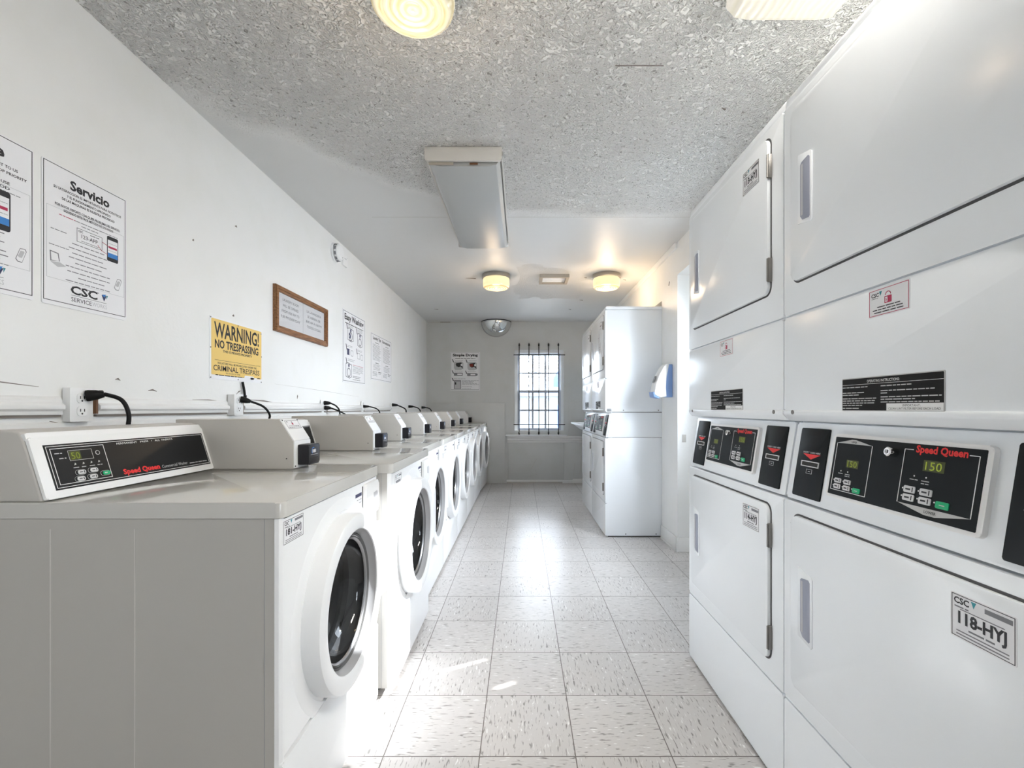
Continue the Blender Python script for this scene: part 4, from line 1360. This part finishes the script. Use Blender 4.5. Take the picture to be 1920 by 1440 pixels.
s.rr(-w + t, w - t, -h + t, h - t, 0, 0.006, 'paper')
s.box(-0.001, 0.001, -h + t, h - t, 0.006, 0.0064, 'ink_light')
for k, tx in enumerate(('LAUNDRY ROOM', 'WILL BE OPENED', 'FROM 8:00 AM TO', '9:00 PM EVERYDAY')):
    s.text(tx, -0.155, 0.058 - k * 0.033, 0.0225, 0.0066, 'ink_grey', width=(0.19, 0.19, 0.21, 0.23)[k])
for k, tx in enumerate(('LA LAVANDERIA', 'SE ABRIRA DE', '8:00 AM A 9:00 PM', 'TODOS LOS DIAS')):
    s.text(tx, 0.155, 0.052 - k * 0.033, 0.0225, 0.0066, 'ink_grey', width=(0.21, 0.19, 0.23, 0.20)[k])
s.build('notice_sheet', fr)
MB(front(0)).box(-w + t, w - t, -h + t, h - t, 0.010, 0.0115, 'thin_glass').build('glass_pane', fr)


def mini_machine(s, u, v, w, h, n, front_load=True):
    s.prism([(u, v + h * 0.1), (u + w * 0.6, v), (u + w, v + h * 0.12), (u + w, v + h * 0.9), (u + w * 0.3, v + h), (u, v + h * 0.92)], n, n + 0.0003, 'ink_grey')
    s.prism([(u + w * .06, v + h * 0.14), (u + w * 0.6, v + h * .05), (u + w * .93, v + h * 0.15), (u + w * .93, v + h * 0.85), (u + w * 0.3, v + h * .94), (u + w * .06, v + h * 0.87)], n + 0.0003, n + 0.0004, 'paper')
    s.prism([(u + w * .4, v + h * 0.72), (u + w * 0.62, v + h * .72), (u + w * .62, v + h * 0.9), (u + w * .4, v + h * 0.9)], n + 0.0004, n + 0.0006, 'ink_navy')
    T = s.T @ Matrix.Translation((u + w * 0.5, v + h * 0.38, 0))
    s.lathe([(w * 0.3, n + 0.0004), (w * 0.3, n + 0.0006), (w * 0.22, n + 0.0006), (w * 0.22, n + 0.0004)], 'ink_grey', 20, T=T)


def pointer(s, u, v, n):
    s.prism([(u, v), (u + 0.012, v - 0.002), (u + 0.030, v - 0.045), (u + 0.018, v - 0.048)], n, n + 0.0003, 'ink')


# wash instructions
s = MB(front(0, -0.256, -0.289))
w, h, n = 0.512, 0.578, 0.003
s.rr(0, w, 0, h, 0, n, 'paper')
s.outline(0.006, w - 0.012, 0.012, h - 0.010, 0.003, n, n + 0.0004, 'ink')
s.text('Easy Washing', w / 2 - 0.004, h - 0.075, 0.066, n + 0.0005, 'ink', bold=0.03, width=0.43)
s.words(0.05, w - 0.05, h - 0.105, 0.010, n, 'ink')
for (u, v, ww, hh, dark) in ((0.10, 0.335, 0.13, 0.115, 1), (0.32, 0.315, 0.12, 0.125, 0)):
    pointer(s, u - 0.03, v + hh + 0.03, n)
    for k in range(3):
        s.words(u + 0.0, u + 0.12, v + hh + 0.022 - k * 0.009, 0.004, n, 'ink_grey')
    mini_machine(s, u, v, ww, hh, n)
    if dark:
        s.prism([(u + 0.02, v + 0.06), (u + 0.05, v + 0.075), (u + 0.07, v + 0.05), (u + 0.065, v + 0.025), (u + 0.035, v + 0.03), (u + 0.045, v + 0.05)], n + 0.0006, n + 0.0008, 'ink_navy')
for (u, v) in ((0.09, 0.225), (0.32, 0.215)):
    pointer(s, u - 0.03, v + 0.085, n)
    s.words(u, u + 0.12, v + 0.075, 0.004, n, 'ink_grey').words(u, u + 0.11, v + 0.065, 0.004, n, 'ink_grey')
    s.outline(u + 0.0, u + 0.06, v, v + 0.05, 0.003, n, n + 0.0003, 'ink_grey').rr(u + 0.08, u + 0.13, v - 0.004, v + 0.045, n, n + 0.0003, 'ink_grey', rad=0.014).rr(u + 0.084, u + 0.126, v, v + 0.041, n + 0.0003, n + 0.0004, 'paper', rad=0.012)
s.rr(0.09, 0.135, 0.225, 0.275, n, n + 0.0005, 'ink_navy')
pointer(s, 0.06, 0.200, n)
s.words(0.10, 0.26, 0.19, 0.005, n, 'ink_grey').words(0.10, 0.24, 0.178, 0.005, n, 'ink_grey')
mini_machine(s, 0.06, 0.035, 0.13, 0.13, n)
s.words(0.21, 0.46, 0.150, 0.006, n, 'crimson')
for k in range(6):
    s.words(0.21, 0.46, 0.138 - k * 0.0105, 0.005, n, 'ink_grey', fill=(1, .95, 1, .9, 1, .7)[k])
s.words(0.21, 0.40, 0.058, 0.006, n, 'ink').words(0.21, 0.38, 0.046, 0.006, n, 'ink').words(0.21, 0.39, 0.03, 0.006, n, 'ink')
o = s.build('poster', loc=(XL, 3.839, 1.597)); o.rotation_euler = (0, 0, PI / 2)
tag(o, 'Easy Washing instruction poster on the left wall', 'poster')

# laundry tips
s = MB(front(0, -0.33, -0.222))
w, h, n = 0.66, 0.444, 0.003
s.rr(0, w, 0, h, 0, n, 'paper')
s.outline(0.006, w - 0.006, 0.012, h - 0.008, 0.003, n, n + 0.0004, 'ink_grey')
s.text('Laundry Tips', 0.18, h - 0.055, 0.040, n + 0.0005, 'ink', bold=0.03, width=0.24).text('Recomendaciones', 0.48, h - 0.055, 0.040, n + 0.0005, 'ink', bold=0.03, width=0.27)
s.box(0.329, 0.331, 0.03, h - 0.03, n, n + 0.0003, 'ink_light')
for c in (0.05, 0.37):
    s.words(c + 0.08, c + 0.18, h - 0.085, 0.008, n, 'ink')
    for k in range(13):
        s.words(c, c + 0.25, h - 0.105 - k * 0.012, 0.005, n, 'ink_grey', fill=random.uniform(0.8, 1))
    s.words(c + 0.08, c + 0.18, 0.165, 0.009, n, 'ink')
    for k in range(5):
        s.words(c + 0.02, c + 0.24, 0.150 - k * 0.012, 0.005, n, 'ink_grey', fill=random.uniform(0.8, 1))
    for k in range(4):
        s.words(c, c + 0.13, 0.080 - k * 0.012, 0.006, n, 'ink_grey')
    s.words(c + 0.17, c + 0.26, 0.082, 0.010, n, 'ink').words(c + 0.17, c + 0.24, 0.068, 0.006, n, 'ink')
o = s.build('poster', loc=(XL, 4.584, 1.590)); o.rotation_euler = (0, 0, PI / 2)
tag(o, 'two-column laundry tips sheet on the left wall, farthest of its notices', 'poster')

# drying instructions on the far wall
s = MB(front(0, -0.2175, -0.2825))
w, h, n = 0.435, 0.565, 0.003
s.rr(0, w, 0, h, 0, n, 'paper')
s.outline(0.006, w - 0.010, 0.010, h - 0.006, 0.0035, n, n + 0.0004, 'ink_grey')
s.text('Simple Drying', w / 2, h - 0.062, 0.050, n + 0.0005, 'ink', bold=0.045, width=0.37)
s.words(0.07, w - 0.07, h - 0.098, 0.012, n, 'ink')
for (u, v, colr) in ((0.05, 0.300, 'ink'), (0.25, 0.295, 'dark_red')):
    pointer(s, u - 0.028, v + 0.16, n)
    s.words(u + 0.02, u + 0.14, v + 0.140, 0.006, n, 'ink_grey')
    s.prism([(u, v + 0.03), (u + 0.02, v), (u + 0.10, v), (u + 0.14, v + 0.02), (u + 0.14, v + 0.10), (u + 0.12, v + 0.125), (u + 0.02, v + 0.125), (u, v + 0.115)], n, n + 0.0003, 'ink_light')
    s.prism([(u + 0.03, v + 0.10), (u + 0.11, v + 0.11), (u + 0.135, v + 0.02), (u + 0.10, v + 0.05), (u + 0.06, v + 0.04)], n + 0.0003, n + 0.0005, 'ink')
    s.prism([(u + 0.025, v + 0.09), (u + 0.08, v + 0.10), (u + 0.09, v + 0.055), (u + 0.04, v + 0.05)], n + 0.0005, n + 0.0007, colr)
    s.rr(u + 0.100, u + 0.128, v + 0.06, v + 0.09, n + 0.0005, n + 0.0007, 'paper')
for (u, v) in ((0.04, 0.215), (0.235, 0.210)):
    pointer(s, u - 0.02, v + 0.080, n)
    s.words(u + 0.02, u + 0.14, v + 0.065, 0.006, n, 'ink_grey')
    s.rr(u + 0.01, u + 0.14, v, v + 0.045, n, n + 0.0003, 'ink_grey', rad=0.006)
    s.rr(u + 0.06, u + 0.13, v + 0.012, v + 0.033, n + 0.0003, n + 0.0005, 'paper', rad=0.004)
s.rr(0.355, 0.40, 0.215, 0.250, n, n + 0.0003, 'ink_grey', rad=0.014)
pointer(s, 0.02, 0.185, n)
s.words(0.05, 0.22, 0.168, 0.008, n, 'ink_grey')
s.rr(0.05, 0.155, 0.020, 0.150, n, n + 0.0003, 'ink_grey').rr(0.06, 0.145, 0.028, 0.132, n + 0.0003, n + 0.0004, 'ink_light').rr(0.065, 0.085, 0.085, 0.12, n + 0.0004, n + 0.0006, 'ink')
for k in range(5):
    s.words(0.17, w - 0.02, 0.140 - k * 0.014, 0.008, n, 'ink_grey', fill=(1, .7, .65, .9, 1)[k])
s.words(0.17, 0.32, 0.050, 0.008, n, 'ink_grey').words(0.17, 0.31, 0.022, 0.008, n, 'ink_grey')
tag(s.build('poster', loc=(-0.83, YB, 1.65)), 'Simple Drying instruction poster on the far wall beside the window', 'poster')


# ------------------------------------------------------------------ rail, outlets, cords
prof = [(0, 1.081), (0.016, 1.081), (0.016, 1.092), (0.024, 1.098), (0.024, 1.110), (0.014, 1.118), (0.014, 1.128), (0.008, 1.136), (0, 1.136)]
TR = basis((XL, 0, 0), (1, 0, 0), (0, 0, 1), (0, 1, 0))
for i, (y0, y1) in enumerate(((YF + 0.01, 1.385), (1.500, 2.165), (2.285, 3.19), (3.25, 3.98), (4.06, 4.85))):
    m_ = MB(TR).prism(prof if i < 3 else [(a * 0.7, 1.081 + (b_ - 1.081) * 0.85) for a, b_ in prof], y0, y1, 'trim', 0.0015)
    m_.box(0, 0.010, 1.074, 1.081, y0, y1, 'stain')
    struct(m_.build('trim_%d' % (3 + i)))
struct(MB().box(XL, XL + 0.018, 1.490, 1.497, 1.083, 1.133, 'brown').build('trim_8'))
struct(MB().box(XL, XL + 0.018, 2.262, 2.282, 1.078, 1.136, 'brown').build('trim_9'))


def cord(pts, label, r=0.0045, plug_r=0.015):
    """plug on the wall and cable arching out and down behind the washers"""
    t = thing('power_cord', label, 'power cord', pts[0], 0, 'washer power cords on the left wall')
    o = Vector(pts[0])
    P = [Vector(p) - o for p in pts]
    q = MB()
    T = basis((0, 0, 0), (0, 1, 0), (0, 0, 1), (1, 0, 0))
    d = (P[1] - P[0])
    q.tube([P[0], P[0] + d * 0.15, P[0] + d * 0.6, P[0] + d], [plug_r, plug_r * 1.05, plug_r * 0.9, r * 1.5], 'black_matt', 12)
    q.build('plug', t)
    # smooth curve through the rest
    ctl = P[1:]
    out = []
    for i in range(len(ctl) - 1):
        p0 = ctl[max(i - 1, 0)]; p1 = ctl[i]; p2 = ctl[i + 1]; p3 = ctl[min(i + 2, len(ctl) - 1)]
        for k in range(7):
            u = k / 7
            out.append(0.5 * ((2 * p1) + (p2 - p0) * u + (2 * p0 - 5 * p1 + 4 * p2 - p3) * u * u + (3 * p1 - p0 - 3 * p2 + p3) * u ** 3))
    out.append(ctl[-1])
    MB().tube(out, r, 'black_matt', 8).build('cable', t)
    return t


def outlet(y, z, wd, ht, label, holes=True, depth=0.006):
    t = thing('wall_outlet', label, 'outlet', (XL + 0.0045, y, z), PI / 2, 'outlets on the left wall')
    q = MB(front(0))
    q.rr(-wd / 2, wd / 2, -ht / 2, ht / 2, 0, depth, 'plastic', rad=0.003, bev=0.002)
    q.build('cover_plate', t)
    for s_ in ((-0.02, 0.02) if holes else ()):
        r_ = MB(front(0))
        r_.rr(-0.016, 0.016, s_ - 0.015, s_ + 0.015, depth, depth + 0.002, 'plastic', rad=0.010)
        for x in (-0.007, 0.006):
            r_.box(x, x + 0.0025, s_ - 0.002, s_ + 0.007, depth + 0.002, depth + 0.0025, 'gap')
        r_.lathe([(0.003, depth + 0.002), (0, depth + 0.0026)], 'gap', 10, T=front(0, 0, s_ - 0.008))
        r_.build('socket', t)
    return t


outlet(1.432, 1.112, 0.075, 0.105, 'white wall outlet nearest the camera, under the Servicio notice', depth=0.022)
outlet(2.215, 1.118, 0.072, 0.100, 'white boxed outlet below the yellow warning sign', depth=0.03)
outlet(3.215, 1.122, 0.070, 0.075, 'small white outlet left of the Easy Washing poster, two plugs in it')
outlet(4.02, 1.125, 0.060, 0.080, 'white outlet cover below the Easy Washing poster')
outlet(4.90, 1.120, 0.060, 0.075, 'white outlet below the laundry tips sheet')
X0 = XL
cord([(X0 + 0.028, 1.445, 1.140), (X0 + 0.062, 1.470, 1.146), (X0 + 0.10, 1.49, 1.128), (X0 + 0.115, 1.50, 1.08), (X0 + 0.11, 1.50, 1.02), (X0 + 0.10, 1.50, 0.90)], 'black cord from the nearest outlet, behind the control panel of washer 181-HYJ', 0.0065, 0.017)
cord([(X0 + 0.036, 2.225, 1.145), (X0 + 0.07, 2.25, 1.135), (X0 + 0.11, 2.29, 1.110), (X0 + 0.125, 2.32, 1.07), (X0 + 0.12, 2.32, 1.03), (X0 + 0.10, 2.32, 0.90)], 'black cord drooping from the boxed outlet under the yellow sign', 0.0055, 0.015)
c2 = cord([(X0 + 0.012, 2.305, 1.14), (X0 + 0.012, 2.300, 1.165), (X0 + 0.012, 2.295, 1.19), (X0 + 0.010, 2.285, 1.232)], 'short brown cord end hanging beneath the yellow sign', 0.006, 0.008)
cord([(X0 + 0.012, 3.220, 1.140), (X0 + 0.05, 3.24, 1.138), (X0 + 0.085, 3.26, 1.115), (X0 + 0.10, 3.28, 1.07), (X0 + 0.10, 3.28, 0.95)], 'upper of two black cords from the outlet left of Easy Washing', 0.0055, 0.014)
cord([(X0 + 0.014, 3.225, 1.106), (X0 + 0.05, 3.245, 1.104), (X0 + 0.10, 3.30, 1.075), (X0 + 0.12, 3.36, 1.04), (X0 + 0.12, 3.36, 0.95)], 'lower of two black cords from the outlet left of Easy Washing', 0.0055, 0.014)
cord([(X0 + 0.012, 4.02, 1.120), (X0 + 0.05, 4.05, 1.118), (X0 + 0.10, 4.10, 1.10), (X0 + 0.12, 4.14, 1.06), (X0 + 0.12, 4.14, 0.95)], 'thin dark cord below the Easy Washing poster', 0.0055, 0.012)
cord([(X0 + 0.012, 4.91, 1.140), (X0 + 0.06, 4.95, 1.136), (X0 + 0.12, 5.02, 1.10), (X0 + 0.13, 5.05, 1.06), (X0 + 0.13, 5.05, 0.95)], 'black cord below the laundry tips sheet', 0.007, 0.016)
cord([(X0 + 0.006, 5.66, 1.125), (X0 + 0.05, 5.70, 1.125), (X0 + 0.10, 5.76, 1.105), (X0 + 0.12, 5.80, 1.06), (X0 + 0.12, 5.80, 0.95)], 'black cord past the laundry tips sheet, second from the far corner', 0.007, 0.016)
cord([(X0 + 0.006, 6.40, 1.115), (X0 + 0.05, 6.43, 1.115), (X0 + 0.10, 6.47, 1.10), (X0 + 0.12, 6.50, 1.06), (X0 + 0.12, 6.50, 0.95)], 'black cord nearest the far corner', 0.007, 0.016)

# smoke detector and small box
t = thing('smoke_detector', 'round white smoke alarm high on the left wall', 'smoke alarm', (XL, 3.43, 2.265), PI / 2)
MB().lathe([(0, 0), (0.072, 0), (0.072, 0.012), (0.066, 0.016)], 'plastic', 40, T=front(0)).build('base_plate', t)
q = MB().lathe([(0.060, 0.014), (0.062, 0.020), (0.060, 0.040), (0.050, 0.052), (0.030, 0.056), (0, 0.056)], 'plastic', 40, T=front(0))
for k in range(10):
    a = 2 * PI * k / 10
    q.box(-0.012, 0.012, 0.0605, 0.063, 0.022, 0.034, 'ink_grey', T=front(0) @ Matrix.Rotation(a, 4, 'Z'))
q.build('cover', t)
MB(front(0, 0.02, -0.03)).rr(-0.004, 0.004, -0.004, 0.004, 0.048, 0.055, 'ink').build('test_button', t)
t = tag(MB(front(0)).rr(-0.045, 0.045, -0.042, 0.042, 0, 0.014, 'plastic', rad=0.006, bev=0.003).rr(-0.02, 0.02, 0.012, 0.018, 0.0138, 0.0144, 'ink_light').lathe([(0.003, 0.014), (0, 0.0155)], 'ink', 8, T=front(0, 0.03, 0.03)).build('junction_box'), 'small square white box right of the smoke alarm', 'junction box')
t.location = (XL, 3.61, 2.262); t.rotation_euler = (0, 0, PI / 2)

# ------------------------------------------------------------------ ceiling fittings
DOWN = basis((0, 0, 0), (1, 0, 0), (0, -1, 0), (0, 0, -1))


def drum_lamp(x, y, label, glass, r=0.126):
    t = thing('ceiling_lamp', label, 'ceiling lamp', (x, y, ZC), 0, 'round flush ceiling lamps')
    MB(DOWN).lathe([(0, 0), (r + 0.006, 0), (r + 0.008, 0.004), (r + 0.008, 0.034), (r + 0.002, 0.038), (r - 0.01, 0.038)], 'nickel', 48).build('metal_band', t)
    g_ = MB(DOWN)
    prof = [(r - 0.004, 0.036), (r, 0.045), (r + 0.001, 0.10), (r - 0.004, 0.118), (r - 0.018, 0.130), (r - 0.030, 0.132)]
    for k in range(8, 0, -1):
        rr_ = (r - 0.030) * k / 9
        prof += [(rr_ + 0.005, 0.128 + 0.004 * (k % 2)), (rr_, 0.130)]
    prof.append((0, 0.130))
    g_.lathe(prof, glass, 48).build('glass_shade', t)
    return t


l0 = drum_lamp(-0.315, 1.325, 'round ribbed glass ceiling lamp at the top edge, nearest the camera', 'drum_near', 0.120)
drum_lamp(-0.243, 4.395, 'lit round ceiling lamp above the washers, left of the vent', 'drum_lit')
drum_lamp(0.812, 4.395, 'lit round ceiling lamp by the right wall, above the far dryers', 'drum_lit')
for (x, y, e_) in ((-0.243, 4.395, 1.2), (0.812, 4.395, 2.4), (-0.315, 1.325, 0.8)):
    pd = bpy.data.lights.new('lamp_bulb', 'POINT')
    pd.energy = e_
    pd.color = (1.0, 0.74, 0.48)
    pd.shadow_soft_size = 0.06
    po = bpy.data.objects.new('lamp_bulb', pd)
    po.location = (x, y, ZC - 0.24)
    COL.objects.link(po)

# long wraparound fluorescent fixture
t = thing('fluorescent_fixture', 'long unlit fluorescent ceiling fixture with a frosted cover', 'ceiling light', (-0.285, 2.84, ZC))
q = MB()
q.box(-0.19, 0.19, -0.60, 0.60, -0.022, 0, 'cover_metal', 0.003)
q.build('housing', t)
for s_ in (-1, 1):
    q = MB(basis((0, 0, 0), (1, 0, 0), (0, 0, 1), (0, -1, 0)))
    q.rr(-0.188, 0.188, -0.072, -0.006, -s_ * 0.600 - 0.006, -s_ * 0.600 + 0.006, 'cover_metal', rad=[0.012, 0.012, 0.012, 0.012], bev=0.003)
    q.build('end_cap', t)
q = MB(basis((0, 0, 0), (1, 0, 0), (0, 0, 1), (0, -1, 0)))
pr = [(-0.178, -0.020), (-0.178, -0.055), (-0.160, -0.078), (-0.12, -0.086), (0.12, -0.086), (0.160, -0.078), (0.178, -0.055), (0.178, -0.020)]
q.prism(pr, -0.585, 0.578, 'cover', 0.003)
q.build('diffuser', t)
MB().box(-0.192, -0.184, -0.59, 0.59, -0.04, -0.018, 'cover_metal').box(0.184, 0.192, -0.59, 0.59, -0.04, -0.018, 'cover_metal').build('side_rail', t)
MB().box(-0.17, -0.05, -0.594, -0.588, -0.086, -0.074, 'dust').box(0.03, 0.07, -0.594, -0.588, -0.084, -0.076, 'brown').build('lamp_ends', t)

# near wraparound fixture with broken ribbed cover
t = thing('fluorescent_fixture', 'lit ceiling fixture with a broken ribbed cover at the top edge above the dryers', 'ceiling light', (0.80, 0.80, ZC))
MB().box(-0.18, 0.18, -0.60, 0.60, -0.02, 0, 'cover_metal', 0.003).build('housing', t)
q = MB(basis((0, 0, 0), (1, 0, 0), (0, 0, 1), (0, -1, 0)))
out_ = [(-0.172, -0.018), (-0.175, -0.055), (-0.15, -0.084), (-0.10, -0.092), (0.10, -0.092), (0.15, -0.084), (0.175, -0.055), (0.172, -0.018)]
in_ = [(-0.168, -0.018), (-0.170, -0.054), (-0.147, -0.080), (-0.10, -0.088), (0.10, -0.088), (0.147, -0.080), (0.170, -0.054), (0.168, -0.018)]
q.prism(out_ + in_[::-1], -0.60, 0.595, 'cover_lit')
q.prism(out_[:6] + [(0.12, -0.018)], -0.603, -0.597, 'cover_lit')
q.build('ribbed_cover', t)
MB().box(0.10, 0.165, 0.585, 0.60, -0.06, -0.02, 'dust').build('broken_corner', t)
fl = bpy.data.lights.new('tube_light', 'AREA')
fl.shape = 'RECTANGLE'; fl.size = 0.3; fl.size_y = 0.8; fl.energy = 11; fl.color = (1.0, 0.95, 0.86)
flo = bpy.data.objects.new('tube_light', fl); flo.location = (0.80, 0.65, ZC - 0.10); COL.objects.link(flo)
for s_ in (-0.07, 0.07):
    MB(basis((0, 0, 0), (1, 0, 0), (0, 0, 1), (0, -1, 0))).lathe([(0, -0.55), (0.016, -0.55), (0.016, 0.55), (0, 0.55)], 'tube_lit', 16, T=basis((s_, 0, -0.042), (1, 0, 0), (0, 0, 1), (0, -1, 0))).build('lamp_tube', t)

# vent
t = thing('ceiling_vent', 'small square dusty ceiling vent between the two lit lamps', 'ceiling vent', (0.315, 4.49, ZC))
q = MB().ring([(-0.14, -0.125), (0.14, -0.125), (0.14, 0.125), (-0.14, 0.125)], [(-0.112, -0.097), (0.112, -0.097), (0.112, 0.097), (-0.112, 0.097)], -0.032, 0, 'dust')
q.build('frame', t)
q = MB().box(-0.112, 0.112, -0.097, 0.097, -0.012, -0.004, 'plastic')
for k in range(6):
    q.box(-0.11, 0.11, -0.085 + k * 0.032, -0.072 + k * 0.032, -0.02, -0.012, 'plastic')
q.build('grille', t)

# quarter dome security mirror
t = thing('security_mirror', 'half-round convex security mirror where far wall meets ceiling', 'mirror', (-0.372, YB, ZC - 0.004))
bmq = MB()
R = 0.215
prof = [(R * math.cos(i * PI / 2 / 14), -R * math.sin(i * PI / 2 / 14)) for i in range(15)]
bmq.lathe(prof, 'mirror', 40, a0=PI, a1=2 * PI)
bmq.build('dome', t)
rim = MB()
rim.tube([(R * math.cos(PI + a * PI / 30), R * math.sin(PI + a * PI / 30), -0.002) for a in range(31)], 0.006, 'reader', 8)
rim.tube([(R * math.cos(a * PI / 30), -0.005, -R * math.sin(a * PI / 30)) for a in range(31)], 0.009, 'grey_plastic', 8)
rim.build('rim', t)

# ------------------------------------------------------------------ dispenser and table on the right
t = thing('soap_dispenser', 'blue and white wall dispenser beside the far dryers', 'dispenser', (XR, 3.70, 1.19), -PI / 2)
prof = [(0.0, 0.0), (-0.075, 0.004), (-0.078, 0.05), (-0.070, 0.14), (-0.055, 0.22), (-0.035, 0.262), (0.0, 0.262)]
MB(ALONG_X).prism(prof, -0.060, 0.060, 'soap_blue', 0.006, 3).build('body', t)
MB(ALONG_X).prism([(-0.05, 0.006), (-0.10, -0.002), (-0.142, 0.02), (-0.146, 0.035), (-0.134, 0.10), (-0.106, 0.18), (-0.072, 0.243), (-0.046, 0.268), (-0.03, 0.262), (-0.05, 0.16), (-0.055, 0.08)], -0.066, 0.066, 'plastic', 0.004, 3).build('cover', t)
MB(ALONG_X).prism([(-0.100, -0.012), (-0.150, 0.002), (-0.156, 0.045), (-0.120, 0.012)], -0.062, 0.062, 'soap_blue', 0.003).build('push_bar', t)
MB(slanted(-0.137, 0.118, 0.34)).rr(-0.022, 0.022, 0.0, 0.055, 0.0, 0.004, 'ink_grey', rad=0.006).build('level_window', t)

t = thing('folding_table', 'white wall-hung laundry folding table behind the far dryers', 'table', (0.965, 6.11, 0))
MB().box(-0.245, 0.228, -0.60, 0.60, 0.880, 0.905, 'win_white', 0.005).build('tabletop', t)
MB(ALONG_Y).prism([(0.80, -0.12), (0.880, -0.22), (0.880, 0.228), (0.80, 0.228)], -0.59, 0.58, 'win_white', 0.003).build('apron', t)
for y in (-0.5, 0.5):
    MB(ALONG_Y).prism([(0.80, -0.08), (0.80, 0.228), (0.45, 0.228), (0.45, 0.19)], y - 0.012, y + 0.012, 'win_white').build('bracket', t)
